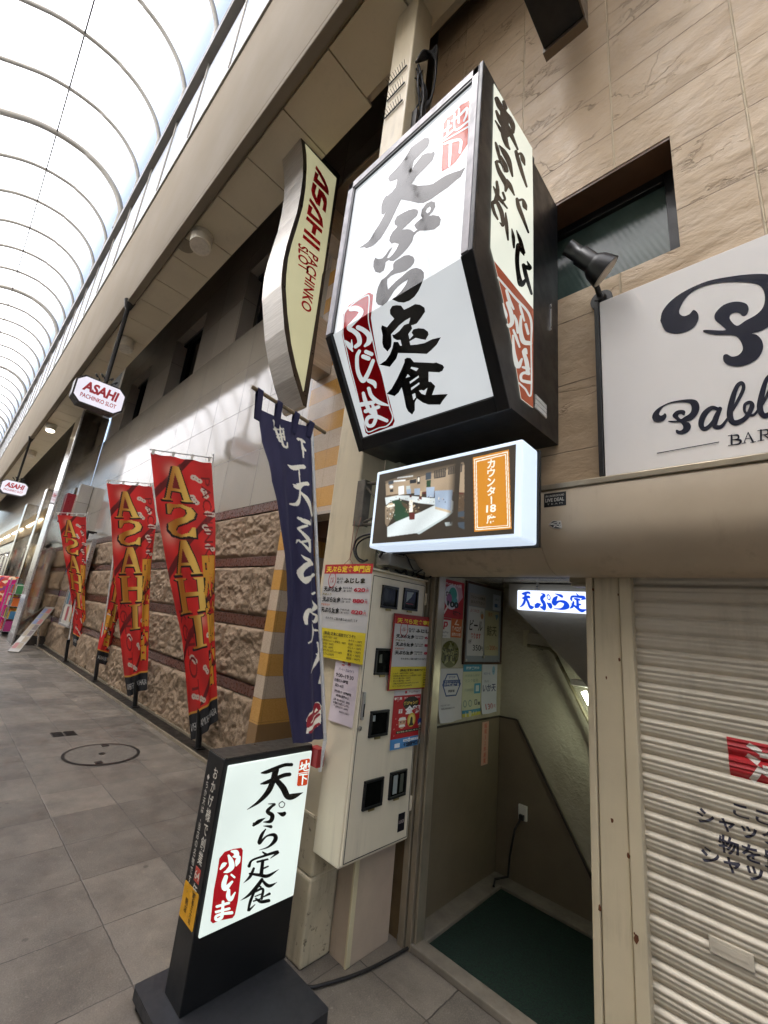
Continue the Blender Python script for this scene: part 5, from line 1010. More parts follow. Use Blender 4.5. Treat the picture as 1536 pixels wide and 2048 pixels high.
for i, (a, b, c, d) in enumerate(wins_):
    m = MB(); X = CX + .0105
    for p, q, r_, s_ in ((a, b, c, c + .012), (a, b, d - .012, d), (a, a + .012, c + .012, d - .012), (b - .012, b, c + .012, d - .012)): m.box(X, X + .012, p, q, r_, s_)
    o = m.build('meter_window', M['black'], cb, .002)
    m = MB(); m.add([(X + .004, a + .01, c + .01), (X + .004, b - .01, c + .01), (X + .004, b - .01, d - .01), (X + .004, a + .01, d - .01)]); m.build('pane', M['meter_glass'], o)
    m = MB(); m.box(X, X + .006, (a + b) / 2 - .02, (a + b) / 2 + .02, c - .012, c - .001); m.build('window_clip', plain('brass_clip', '#9a8a5a', .4, .6) if 'brass_clip' not in bpy.data.materials else bpy.data.materials['brass_clip'], o)
    if i in (1, 3, 5, 2):
        m = MB()
        if i == 1: m.add([(X + .0045, a + .03, c + .045), (X + .0045, a + .075, c + .08), (X + .0045, a + .09, d - .02), (X + .0045, a + .03, d - .02)], 0); m.add([(X + .0046, a + .03, c + .035), (X + .0046, a + .095, c + .035), (X + .0046, a + .095, c + .04), (X + .0046, a + .03, c + .04)], 1)
        elif i == 5: m.add([(X + .0045, a + .03, c + .02), (X + .0045, a + .065, c + .02), (X + .0045, a + .065, d - .02), (X + .0045, a + .03, d - .02)], 0); m.add([(X + .0045, a + .085, c + .02), (X + .0045, a + .115, c + .02), (X + .0045, a + .115, d - .02), (X + .0045, a + .085, d - .02)], 2)
        elif i == 3: m.add([(X + .0045, a + .022, c + .075), (X + .0045, a + .04, c + .075), (X + .0045, a + .04, d - .022), (X + .0045, a + .022, d - .022)], 0)
        else: m.add([(X + .0045, a + .03, c + .06), (X + .0045, a + .055, c + .06), (X + .0045, a + .05, d - .03), (X + .0045, a + .032, d - .035)], 2)
        m.build('meter_card', [ink('#8e9490'), ink('#7c2224'), ink('#4a4c42')], o, recalc=False)
for z_ in (.62, 1.18, 1.72): box_part('hinge', M['beige_clean'], cb, CX - .002, CX + .013, 2.083, 2.097, z_, z_ + .07, .002)
m = MB(); m.tube([(CX + .01, 1.632, 1.075), (CX + .015, 1.632, 1.075)], .011, 12); m.build('lock', M['silver'], dr)
m = MB(); m.box(CX + .0105, CX + .026, 1.624, 1.640, 1.115, 1.245); m.build('handle', M['silver'], dr, .003)
m = MB(); m.box(CX + .026, CX + .0275, 1.628, 1.636, 1.13, 1.19); m.build('handle_insert', M['steel_dark'], dr)
m = MB(); m.add([FM.p(1.99, .54, .001), FM.p(2.045, .54, .001), FM.p(2.045, .625, .001), FM.p(1.99, .625, .001)], 0); text(m, FM, 'LUXOS', 2.018, .585, .016, 1, .0015, width=.045, bold=.02); m.build('name_label', [ink('#141018'), ink('#b9a7a4')], dr, recalc=False)
# board panel below the cabinet and grime strip
bd = MB(); bd.box(-1.812, -1.70, 1.80, 2.085, 0, .477); bd.box(-1.70, -1.688, 1.786, 2.085, 0, .477); bd.box(-1.812, -1.70, 1.786, 1.798, 0, .477)
tag(bd.build('boxed_panel', plain('pinkish_panel_paint', '#b3a08a', .45, var=.08, grime=.6), None, .003), 'narrow beige boxed panel standing on the pavement below the meter cabinet', 'panel')
m = MB(); m.box(-1.6995, -1.6865, 1.781, 1.812, .001, .4765); tag(m.build('corner_strip', plain('pale_corner_strip', '#cabd97', .5, grime=.4), None, .002), 'pale corner strip along the edge of the boxed panel under the cabinet', 'trim strip')

# ================================================================ paper notices
def paper(name, label, cat, fc, a0, a1, b0, b1, base, draw, th=.0012, curl=0.0, group=None, rough=.6):
    """one sheet on a face: thickness th, slight curl, printed matter laid on it"""
    m = MB(); cols = [base]
    def ci(c):
        if c not in cols: cols.append(c)
        return cols.index(c)
    W, H = a1 - a0, b1 - b0
    nx, ny = 6, 8
    def bend(u, v): return th + curl * (max(0, (.35 - v) / .35) ** 2 * (.6 + .4 * math.sin(u * 5)))
    m.grid(lambda u, v: fc.p(a0 + W * u, b0 + H * v, bend(u, v)), nx, ny, 0)
    class D: pass
    d = D(); lift = [0]
    def P(x, y, e): return fc.p(a0 + W * x, b0 + H * y, bend(min(1, max(0, x)), min(1, max(0, y))) + e)
    def rect(x0, y0, x1, y1, c, n=4):
        lift[0] += 1; e = .0005 + lift[0] * .00012
        for i in range(n):
            for j in range(n):
                xa, xb = x0 + (x1 - x0) * i / n, x0 + (x1 - x0) * (i + 1) / n; ya, yb = y0 + (y1 - y0) * j / n, y0 + (y1 - y0) * (j + 1) / n
                m.add([P(xa, ya, e), P(xb, ya, e), P(xb, yb, e), P(xa, yb, e)], ci(c))
    def txt(s, x, y, h, c, w=None, al='C', bold=.01, shear=0, vert=False):
        lift[0] += 1; e = .0005 + lift[0] * .00012; q = MB(); flat = Face((0, 0, 0), (1, 0, 0), (0, 1, 0))
        if vert: column(q, flat, s, x * W, y * H, h * H, 0, 0, bold=bold)
        else: text(q, flat, s, x * W, y * H, h * H, 0, 0, None if w is None else w * W, al, bold, shear)
        m.mesh([P(a / W, b / H, e) for a, b, _ in q.v], q.f, ci(c))
    def blob(pts, c):
        lift[0] += 1; e = .0005 + lift[0] * .00012
        for t in tessellate_polygon([[Vector((p[0], p[1], 0)) for p in pts]]): m.add([P(*pts[i], e) for i in t], ci(c))
    def ring(x, y, r, c, w=.01, k=28, sq=1.0):
        o = [(x + r * math.cos(t), y + r * W / H * sq * math.sin(t)) for t in np.linspace(0, 2 * math.pi, k)]; i_ = [(x + (r - w) * math.cos(t), y + (r - w) * W / H * sq * math.sin(t)) for t in np.linspace(0, 2 * math.pi, k)]
        lift[0] += 1; e = .0005 + lift[0] * .00012
        for j in range(k - 1): m.add([P(*o[j], e), P(*o[j + 1], e), P(*i_[j + 1], e), P(*i_[j], e)], ci(c))
    def disc(x, y, r, c, k=24, sq=1.0): blob([(x + r * math.cos(t), y + r * W / H * sq * math.sin(t)) for t in np.linspace(0, 2 * math.pi, k)[:-1]], c)
    d.rect, d.txt, d.blob, d.ring, d.disc = rect, txt, blob, ring, disc
    draw(d)
    o = m.build(name, [ink(c, rough) for c in cols], None, recalc=False); return tag(o, label, cat, group)
RED, YEL, INKC, GRY = '#ad1519', '#c9b420', '#17150f', '#b6b3ae'
def menu(d):
    d.rect(0, .895, 1, 1, RED); d.txt('天ぷら定食専門店', .5, .945, .058, '#e2c62a', .92, bold=.035)
    d.rect(0, 0, 1, .30, YEL)
    d.ring(.2, .825, .085, '#b3343a', .012, sq=1.35); d.txt('ふじ', .2, .842, .024, '#b3343a', bold=.03); d.txt('しま', .2, .81, .024, '#b3343a', bold=.03)
    d.txt('天ぷら', .37, .838, .025, INKC, .14, bold=.02); d.txt('定 食', .37, .803, .025, INKC, .13, bold=.02); d.txt('ふじしま', .67, .82, .045, '#2c2408', .42, bold=.06)
    for y, p, t1, t2, tag_ in ((.725, '620', '天ぷら五品', 'ご飯・みそ汁', None), (.61, '880', '天ぷら八品', 'ご飯・みそ汁', ('海老入り', '#7a6a14')), (.495, '820', '海老天5品', 'ご飯・みそ汁', ('海老天だけ', '#b3541f'))):
        d.txt('天ぷら定食', .24, y, .046, INKC, .40, bold=.04); d.txt(t1, .55, y + .014, .018, INKC, .19, bold=.015); d.txt(t2, .55, y - .016, .018, INKC, .18, bold=.015)
        d.txt(p, .795, y, .042, '#b01a30', .22, bold=.035); d.txt('円', .945, y - .008, .028, '#b01a30', bold=.02); d.txt('税込', .945, y + .02, .012, INKC)
        if tag_: d.txt(tag_[0], .13, y + .055, .022, tag_[1], .2, bold=.02)
    d.txt('それぞれ ご飯大盛りは+50円 です', .5, .41, .024, INKC, .66, bold=.01)
    d.txt('[単品] 定食に追加でどうぞ!!', .5, .25, .028, INKC, .64, bold=.02)
    for i, (l, r_) in enumerate((('いか天・200円 海老天・130円', 'みそ汁・130円'), ('白身魚天/鶏天/れんこん/野菜天・90円', '生卵・130円'), ('天ぷら盛(7品)・420円', 'おしん・130円'), ('天ぷら盛(9品)・680円', '漬物・130円'), ('ご飯(大)200円 (中)150円 (小)120円', '温玉・70円'), ('ビール(中びん)550円', '納豆・90円'))):
        d.txt(l, .05, .21 - i * .034, .019, INKC, (.42, .6, .36, .36, .55, .40)[i], 'L', .01); d.txt(r_, .70, .21 - i * .034, .019, INKC, .25, 'L', .012)
FP1 = face_street(0, 1.594, 0)
paper('menu_poster', 'yellow and red tempura menu poster hung by a string on the column corner', 'poster', FP1, -2.0, -1.595, 1.375, 1.893, GRY, menu, .003, group='yellow tempura menu posters')
FP2 = face_east(CX + .0295, 0, 0)
pb = MB(); pb.box(CX + .0240, CX + .029, 1.795, 2.215, 1.245, 1.65); tag(pb.build('poster_board', ink('#8a1d1c', .5), None, .001), 'thin red edged backing board under the menu poster on the cabinet door', 'backing board')
paper('menu_poster', 'yellow and red tempura menu poster fixed on the cabinet door beside the passage', 'poster', FP2, 1.803, 2.207, 1.253, 1.635, '#bebab4', menu, .0008, group='yellow tempura menu posters')
def job(d):
    d.txt('急  募', .48, .93, .07, '#b4453f', .4, bold=.03); d.txt('パート・アルバイト', .5, .83, .045, '#3a3f66', .66, bold=.01)
    d.txt('9:00~19:30', .46, .73, .065, '#201c20', .75, bold=.015); d.txt('の間の3~8時間', .34, .645, .045, '#201c20', .58, bold=.02); d.txt('週2~6日', .28, .565, .04, '#201c20', .36, bold=.015)
    for i, (s_, w_) in enumerate((('経験を問わず・未経験者歓迎', .72), ('※詳細は面接の上', .55))): d.txt(s_, .46, .47 - i * .06, .035, '#201c20', w_, bold=.02)
    for i, s_ in enumerate(('応募・問い合わせは、まずは', 'お電話でお願いします。')): d.txt(s_, .45, .34 - i * .05, .033, '#201c20', .68, bold=.02)
    d.txt('℡ (092)531-5695', .45, .235, .033, '#201c20', .6); d.txt('採用担当 店長まで', .62, .175, .026, '#201c20', .42, bold=.01)
paper('job_notice', 'white part time job notice taped to the narrow street side of the cabinet', 'notice', face_street(0, 1.6005, 0), -1.812, -1.628, 1.075, 1.385, '#c9bcbf', job, .001, .006)
def pay(d):
    d.rect(0, .0, 1, .17, '#4a86b8'); d.rect(0, .17, 1, .90, '#ad151c'); d.rect(0, .9, 1, 1, '#c9c2bd')
    d.txt('PayPay', .55, .95, .035, '#8f6a6a', .28); d.rect(.30, .93, .36, .975, '#b32430')
    d.txt('夏祭限', .12, .85, .04, '#e8ddd2', .22, bold=.03); d.txt('7/1 (金)~8/21 (日)', .6, .85, .035, '#e8ddd2', .62, bold=.015)
    d.disc(.5, .755, .23, '#1d1712', sq=.5); d.txt('超ジャンボ', .5, .757, .05, '#d9b64a', .42, bold=.05)
    d.txt('全額', .56, .635, .11, '#f1ebe4', .44, bold=.07); d.txt('戻って', .86, .665, .03, '#e8ddd2', bold=.02); d.txt('くる!', .86, .625, .03, '#e8ddd2', bold=.02); d.rect(.16, .595, .26, .665, '#e8ddd2'); d.txt('最大', .21, .645, .025, '#ad151c'); d.txt('等', .21, .615, .025, '#ad151c')
    d.disc(.28, .43, .10, '#c99a78', sq=1.0); d.blob([(.17, .47), (.39, .47), (.36, .52), (.20, .52)], '#e4dccf'); d.blob([(.19, .36), (.38, .36), (.34, .40), (.22, .40)], '#e4dccf'); d.disc(.24, .44, .015, '#2a1a12'); d.disc(.33, .44, .015, '#2a1a12')
    d.disc(.54, .46, .12, '#c9a53a'); d.disc(.54, .46, .09, '#e0c86a'); d.blob([(.47, .36), (.61, .36), (.58, .42), (.57, .49), (.54, .52), (.51, .49), (.50, .42)], '#2b2418'); d.disc(.79, .41, .06, '#34467c'); d.blob([(.74, .35), (.84, .35), (.80, .40)], '#d8cfc4')
    d.rect(.12, .255, .97, .30, '#1c1210'); d.txt('最大等級 1等 100% 2等 5% 3等 0.5%', .55, .277, .02, '#e6d9a8', .8, bold=.01)
    for x, y in ((.1, .8), (.9, .78), (.08, .5), (.12, .4), (.92, .52), (.7, .56), (.95, .36), (.05, .33), (.93, .24), (.06, .22)): d.blob([(x, y), (x + .02, y + .012), (x + .012, y + .028)], '#e6c9c0')
    d.disc(.5, .125, .035, '#dfe3e2'); d.rect(.33, .105, .77, .145, '#dfe3e2'); d.txt('PayPayボーナス', .55, .125, .022, '#33506e', .38); d.txt('↑2回抽選!', .55, .055, .058, '#152238', .42, bold=.05); d.rect(.80, .02, .97, .10, '#b8d2e2'); d.rect(.10, .03, .24, .10, '#d5dadb')
paper('campaign_poster', 'red and pale blue campaign poster below the menu poster on the cabinet door', 'poster', face_east(CX + .0115, 0, 0), 1.868, 2.172, .945, 1.243, '#c9c2bd', pay, .001, .004)

# passage notices
LW = face_east(-1.648, 0, 0); LWu = face_east(-1.648, 0, 0)
rg = random.Random(5)
def best(d):
    d.blob([(.12, .78), (.85, .95), (.95, .6), (.6, .25), (.2, .35), (.02, .6)], '#b98a98'); d.disc(.45, .55, .3, '#c9c3cc', sq=1.0); d.disc(.5, .62, .18, '#3f8f86'); d.disc(.35, .5, .12, '#8e5a86'); d.disc(.62, .45, .1, '#4a8f96')
    d.txt('博多', .3, .62, .1, '#3d1420', .22, bold=.04); d.txt('100', .52, .36, .16, '#1b2620', .5, bold=.06); d.txt('選店', .72, .13, .11, '#15100c', .36, bold=.06); d.txt('食べ歩き九州', .5, .88, .06, '#e0cfcf', .7, bold=.03); d.blob([(.12, .1), (.3, .33), (.34, .3), (.18, .08)], '#dfc9c4')
paper('gourmet_poster', 'red poster with a big 100 and coloured circles at the passage mouth', 'poster', LW, 2.295, 2.57, 1.665, 1.915, '#a5121f', best, .001)
def pp(d):
    d.rect(0, .9, 1, 1, '#a5202b'); d.blob([(.32, .42), (.42, .42), (.44, .55), (.62, .56), (.72, .66), (.68, .82), (.36, .82)], '#b3202c'); d.blob([(.45, .62), (.58, .62), (.6, .74), (.46, .75)], '#c5bfb8'); d.txt('PayPay', .5, .28, .1, '#5a5a60', .65, bold=.01); d.txt('ご利用できます', .4, .1, .07, '#5a5a60', .5)
paper('payment_sticker', 'small white sticker with a red P mark, beside the orange sticker', 'sticker', LW, 2.303, 2.43, 1.535, 1.662, '#c5bfb8', pp, .0008)
def tab(d):
    d.blob([(.28, .66), (.5, .95), (.58, .9), (.45, .72), (.72, .70), (.72, .64)], '#d9b9a0'); d.txt('食べログ', .5, .45, .24, '#d9c9b4', .86, bold=.03); d.txt('話題のお店', .5, .16, .14, '#d9c9b4', .82, bold=.02)
paper('review_sticker', 'small orange sticker with cream lettering at the passage mouth', 'sticker', LW, 2.434, 2.563, 1.543, 1.668, '#b4561e', tab, .0008)
m = MB(); OVc = (2.44, 1.435); pts = [LW.p(OVc[0] + .105 * math.cos(t), OVc[1] + .085 * math.sin(t), .001) for t in np.linspace(0, 2 * math.pi, 40)[:-1]]; m.add(pts, 0)
star = [LW.p(OVc[0] + (.10 if i % 2 == 0 else .048) * math.sin(i * math.pi / 5), OVc[1] + (.08 if i % 2 == 0 else .038) * math.cos(i * math.pi / 5), .0016) for i in range(10)]
for t in tessellate_polygon([[Vector((p.y, p.z, 0)) for p in star]]): m.add([star[i] for i in t], 1)
text(m, LW, '感染防止', 2.44, 1.45, .034, 2, .0024, .17, bold=.04); text(m, LW, '認証店', 2.44, 1.41, .034, 2, .0024, .13, bold=.04); text(m, LW, '(A)', 2.44, 1.485, .022, 2, .0024)
tag(m.build('oval_sticker', [ink('#55542a', .3), ink('#8f8c60', .3), ink('#1d1c0e', .4)], None, recalc=False), 'olive oval sticker with a star and dark lettering in the passage', 'sticker')
def stop(d):
    hx = [(.28, .90), (.74, .90), (.93, .69), (.74, .46), (.28, .46), (.1, .69)]; d.blob(hx, '#33487a'); d.blob([(.5 + (x - .5) * .88, .685 + (y - .685) * .88) for x, y in hx], '#c3c2c4')
    d.rect(.13, .655, .89, .775, '#33487a'); d.txt('STOP', .51, .83, .05, '#55608a', .3, bold=.02); d.txt('新型コロナウイルス', .51, .745, .026, '#c3c2c4', .6); d.txt('感染防止宣言', .51, .69, .05, '#c3c2c4', .68, bold=.04); d.txt('福岡県', .51, .56, .045, '#3a3a44', .3, bold=.03); d.txt('お店の取り組み', .28, .3, .025, '#77767c', .4); d.txt('感染防止対策を実施しています', .4, .24, .025, '#55545a', .6)
paper('hexagon_notice', 'white paper with a navy hexagon infection notice curling at its bottom', 'notice', LW, 2.345, 2.605, 1.03, 1.345, '#bfbcbb', stop, .001, .035)
def teal(d):
    d.rect(0, .86, 1, 1, '#3a7f9a'); d.rect(0, .0, 1, .06, '#b0a93e'); d.rect(0, .06, 1, .12, '#3a7f9a'); d.txt('換気実施中', .5, .93, .05, '#c9d4d4', .7, bold=.02); d.txt('従業員も常時', .5, .78, .04, '#8a9a8a', .8); d.txt('マスク着用', .45, .68, .06, '#8a9a8a', .7)
    d.rect(.62, .42, .96, .62, '#3f88a4'); d.rect(.7, .46, .88, .58, '#bcc8c4'); d.txt('手指の消毒', .35, .5, .05, '#9aa59a', .5); 
    for x in (.15, .42): d.ring(x, .24, .09, '#56767e', .02)
    d.rect(.66, .2, .8, .3, '#2e3034'); d.rect(.69, .215, .77, .285, '#b9bba8'); d.rect(.85, .19, .96, .25, '#555a55')
paper('teal_notice', 'pale notice with teal bands and round symbols, in the middle of the three papers', 'notice', LW, 2.608, 2.85, 1.04, 1.37, '#b5b799', teal, .001, .018)
def ika(d):
    d.txt('いか天', .5, .50, .14, '#22265a', .86, bold=.02); d.txt('130', .48, .13, .12, '#a33a3a', .5, bold=.01); d.txt('円', .86, .115, .07, '#a33a3a'); d.disc(.74, .86, .10, '#7fa3bd', sq=1.4); d.disc(.72, .84, .02, '#23304a'); d.txt('本日の一品', .3, .8, .045, '#5f6f9a', .44); d.txt('天ぷら', .3, .64, .045, '#6a7280', .3)
paper('squid_price_paper', 'white hand written squid tempura price paper with a blue squid drawing', 'price paper', LW, 2.86, 3.08, 1.04, 1.375, '#bfc0c8', ika, .001, .02)
nbd = thing('notice_board', 'grey notice board in a dark brown frame on the passage wall', 'notice board', (-1.65, 2.85, 1.37))
m = MB(); m.box(-1.648, -1.640, 2.60, 3.10, 1.385, 1.925); m.build('board', plain('grey_board', '#7f838a', .35, var=.06), nbd)
m = MB()
for a, b, c, d_ in ((2.585, 3.115, 1.372, 1.388), (2.585, 3.115, 1.922, 1.938), (2.585, 2.601, 1.388, 1.922), (3.099, 3.115, 1.388, 1.922)): m.box(-1.648, -1.632, a, b, c, d_)
m.build('frame', plain('brown_board_frame', '#43291b', .45), nbd, .002)
m = MB()
for y_ in (2.625, 3.075): m.tube([(-1.640, y_, 1.40), (-1.634, y_, 1.40)], .008, 10)
m.tube([(-1.640, 2.85, 1.425), (-1.63, 2.85, 1.425)], .011, 10); m.build('screw', M['silver'], nbd)
NB = face_east(-1.639, 0, 0)
def beer(d):
    d.txt('ビール', .5, .62, .20, '#241a18', .8, bold=.02, shear=.15); d.txt('あります', .5, .40, .10, '#a8332e', .6, bold=.03); d.txt('1杯', .16, .28, .08, '#2a201c'); d.txt('350', .58, .16, .13, '#22201e', .5, bold=.01); d.txt('円', .9, .145, .08, '#22201e'); d.txt('よく冷えた', .38, .92, .06, '#a8332e', .55); d.disc(.82, .86, .11, '#9a9a92'); d.disc(.84, .82, .09, '#a0694a')
paper('beer_price_paper', 'white hand written beer price paper with red words on the notice board', 'price paper', NB, 2.625, 2.845, 1.43, 1.765, '#b9b5b4', beer, .001, .004)
def whale(d):
    d.txt('復刻', .35, .92, .08, '#a06a4e', .3); d.txt('鯨天', .5, .55, .2, '#4a4632', .7, bold=.01); d.txt('1つ', .2, .16, .08, '#6a5a40'); d.txt('200', .56, .17, .11, '#a3563e', .44); d.txt('円', .88, .15, .07, '#a3563e'); d.blob([(.8, .8), (.95, .9), (.9, .95), (.7, .92)], '#5f7a8c')
paper('whale_price_paper', 'yellowed hand written price paper with brown words on the notice board', 'price paper', NB, 2.855, 3.065, 1.435, 1.755, '#a8a083', whale, .001, .012)
def note(d): d.txt('アルコール消毒後', .5, .7, .2, '#3a2a26', .84, bold=.01); d.txt('お入り下さい', .5, .32, .2, '#3a2a26', .8, bold=.01)
paper('small_notice', 'small greyish two line notice above the beer paper on the board', 'notice', NB, 2.63, 2.86, 1.77, 1.86, '#8f8680', note, .001)
def stk(d): d.txt('お知らせ', .5, .7, .12, '#59617c', .5); d.rect(.2, .2, .6, .42, '#4f6a9a'); d.rect(.66, .22, .86, .34, '#9aa2b8')
paper('blue_white_sticker', 'small rounded white and blue sticker at the top corner of the notice board', 'sticker', NB, 2.965, 3.085, 1.765, 1.885, '#b4b8c6', stk, .001)
def strip(d): d.txt('昭和32年創業', .5, .97, .12, '#b0452f', vert=True, bold=.01)
paper('narrow_red_strip', 'narrow pinkish vertical paper strip with red writing low in the passage', 'notice', face_east(-1.642, 0, 0), 2.88, 2.97, .71, .985, '#b9917e', strip, .001)

# lit name sign of the stairwell
bl = thing('stair_sign', 'white lit sign with blue tempura lettering hanging in the stairwell', 'lit sign', (-1.0, 2.75, 1.765))
m = MB(); m.box(-1.315, -.45, 2.70, 2.80, 1.765, 1.893); m.build('case', lit('stair_sign_face', '#dfeaff', .5, .7, .3, .1), bl, .006)
lt = MB(); fb = face_street(0, 2.70, 0)
def glyph_box(ch):
    q = [(p[0], p[1]) for s_ in GA[ch] for p in s_]; P = [Trace(400, 1490, 5.12, plane_x(AX)).at(p) for p in q]; return min(p.y for p in P), max(p.y for p in P), min(p.z for p in P), max(p.z for p in P)
T0 = Trace(400, 1490, 5.12, plane_x(AX)); kk = 0
for i, ch in enumerate('天ぷら定食'):
    y0, y1, z0, z1 = glyph_box(ch); wy, wz = {'天': (.100, .098), 'ぷ': (.100, .092), 'ら': (.078, .092), '定': (.098, .098), '食': (.098, .098)}[ch]; ky, kz = wy / (y1 - y0), wz / (z1 - z0)
    for s_ in GA[ch]:
        for g in stroke_quads([(a, b, max(c * 1.5, 10)) for a, b, c in s_], 7):
            kk += 1; P = [T0.at(tuple(p)) for p in g]; lt.add([fb.p(-1.245 + i * .108 + (p.y - (y0 + y1) / 2) * ky, 1.829 + (p.z - (z0 + z1) / 2) * kz, .0015 + kk * 2e-6) for p in P], 0)
lt.build('lettering', lit('stair_blue_film', '#1a4fe0', .32, .7), bl, recalc=False)
m = MB(); m.box(-1.2, -1.19, 2.74, 2.76, 1.894, 1.95); m.box(-.7, -.69, 2.74, 2.76, 1.894, 1.95); m.build('hanger', M['silver'], bl)
# small emergency lamp box by the doorway top
m = MB(); m.box(-.80, -.70, 2.22, 2.3, 1.885, 1.949); m.box(-.79, -.72, 2.215, 2.3, 1.868, 1.884); tag(m.build('ceiling_box', M['beige'], None, .003), 'small cream box fixed under the passage ceiling beside the post', 'electrical box')
# stairwell tube lamp, handrail, switch, socket
tl = thing('stair_lamp', 'glowing tube lamp down in the stairwell behind the handrail', 'tube lamp', (-.93, 3.0, 1.2))
m = MB(); m.bar((-1.06, 2.98, 1.345), (-.72, 2.98, 1.345), .08, .035); m.build('fixture', M['white_plastic'], tl, .006)
m = MB(); m.tube([(-.985, 2.96, 1.30), (-.80, 2.96, .98)], .018, 10); m.build('tube', lit('stair_tube', '#eaf6e0', 7.0), tl)
hr = thing('handrail', 'dark handrail sloping down the plaster wall of the stairwell', 'handrail', (-1.3, 3.1, 1.5))
m = MB(); m.tube([(-1.40, 3.06, 1.535), (-1.24, 3.05, 1.53), (-1.20, 3.05, 1.50), (-.90, 3.05, .96), (-.3, 3.05, -.1)], .012, 10); m.build('rail', plain('rail_paint', '#6d644c', .3), hr)
m = MB(); m.box(-1.42, -1.20, 3.09, 3.148, 1.545, 1.625); m.build('conduit_cover', M['plaster'], hr, .006)
m = MB(); m.tube([(-1.33, 3.147, 1.52), (-1.33, 3.06, 1.53)], .010, 8); m.tube([(-1.0, 3.147, 1.12), (-1.0, 3.055, 1.14)], .010, 8); m.build('bracket', M['steel_dark'], hr)
m = MB(); m.box(-1.475, -1.425, 3.138, 3.149, 1.53, 1.645); m.box(-1.455, -1.445, 3.132, 3.138, 1.575, 1.6); tag(m.build('wall_switch', plain('aged_switch_plate', '#a69d80', .4), None, .002), 'cream light switch plate on the plaster wall beside the handrail', 'switch')
sk = thing('wall_socket', 'pale wall socket with a black plug low on the brown stairwell wall', 'socket', (-1.44, 2.9, .4))
m = MB(); m.box(-1.475, -1.415, 3.108, 3.124, .40, .49); m.build('plate', M['white_plastic'], sk, .003)
m = MB(); m.box(-1.462, -1.428, 3.085, 3.108, .405, .437); m.build('plug', M['black'], sk, .004)
m = MB(); m.tube([(-1.445, 3.09, .42), (-1.47, 3.05, .35), (-1.49, 3.03, .2), (-1.50, 3.03, .08), (-1.56, 2.97, .06), (-1.53, 2.9, .055)], .007, 8)
tag(m.build('plug_cable', M['cable']), 'black cable running from the wall socket down to the green mat', 'cable')
m = MB(); m.add([(-1.53, 2.205, .012), (-.55, 2.205, .012), (-.55, 2.995, .012), (-1.53, 2.995, .012)]); m.box(-1.528, -.552, 2.206, 2.994, .002, .011)
tag(m.build('floor_mat', M['mat'], None), 'dark green turf mat on the floor of the basement passage', 'mat')
# power cable of the standing sign
P = [on_z(588, 1964, .012), on_z(602, 1972, .012), on_z(625, 1974, .012), on_z(650, 1968, .012), on_z(700, 1953, .012), on_z(750, 1932, .012), on_z(800, 1905, .012), on_z(828, 1888, .014)]
P = [Vector((-1.60, 1.50, .05)), Vector((-1.60, 1.545, .02))] + P + [Vector((-1.585, 2.16, .03)), Vector((-1.60, 2.19, .10))]
m = MB(); m.tube([Vector(p) for p in catmull([tuple(p) for p in P], 5)], .0075, 8); tag(m.build('power_cable', M['cable']), 'black power cable on the pavement from the standing sign into the passage', 'cable')
# stickers on the hood
def hoodsticker(name, label, c, pts, cols, extra):
    m = MB(); 
    for k_, (pl, ci_) in enumerate(pts): m.add([(a, 1.84 - .0008 - k_ * .0005, b) for a, b in pl], ci_)
    extra(m); tag(m.build(name, [ink(x, .4) for x in cols], None, recalc=False), label, c)
HS = face_street(0, 1.838, 0)
Q = [on_y(x, y, 1.8385) for x, y in ((1088, 988), (1132, 986), (1133, 1011), (1089, 1015))]
def ex(m):
    cx, cz = (Q[0].x + Q[1].x) / 2, (Q[0].z + Q[2].z) / 2
    text(m, HS, 'JPN UNDERGROUND', cx, cz + .017, .011, 1, .002, .085, bold=.01); text(m, HS, 'LIVE DEAL', cx, cz - .001, .018, 1, .002, .085, bold=.03); text(m, HS, 'T E A M', cx, cz - .02, .008, 1, .002, .07)
hoodsticker('black_sticker', 'small black rectangular sticker with white capitals on the beige hood', 'sticker', [([(Q[0].x, Q[3].z), (Q[1].x, Q[3].z), (Q[1].x, Q[0].z), (Q[0].x, Q[0].z)], 0)], ['#151414', '#b9b4aa'], ex)
G = [on_y(1024 + x / 3, 1024 + y / 3, 1.838) for x, y in ((218, 75), (244, 52), (294, 52), (300, 98), (245, 98))]
gc = sum(G, Vector()) / 5
def ex2(m):
    g2 = [gc + (p - gc) * .86 for p in G]; m.add([(p.x, 1.8370, p.z) for p in g2], 1)
    for a, b in ((g2[0], g2[2]), (g2[0], (g2[3] + g2[2]) / 2), (g2[4], g2[2]), (g2[3], g2[1].lerp(g2[2], .6)), (g2[1].lerp(g2[4], .5), g2[3])):
        t = (b - a).normalized() * .0; n_ = Vector((-(b - a).z, 0, (b - a).x)).normalized() * .0022; m.add([((a + n_).x, 1.8366, (a + n_).z), ((b + n_).x, 1.8366, (b + n_).z), ((b - n_).x, 1.8366, (b - n_).z), ((a - n_).x, 1.8366, (a - n_).z)], 0)
hoodsticker('gem_sticker', 'small dark sticker cut like a faceted gem with a pale outline on the hood', 'sticker', [([(p.x, p.z) for p in G], 0)], ['#c9c5bc', '#3a3836'], ex2)

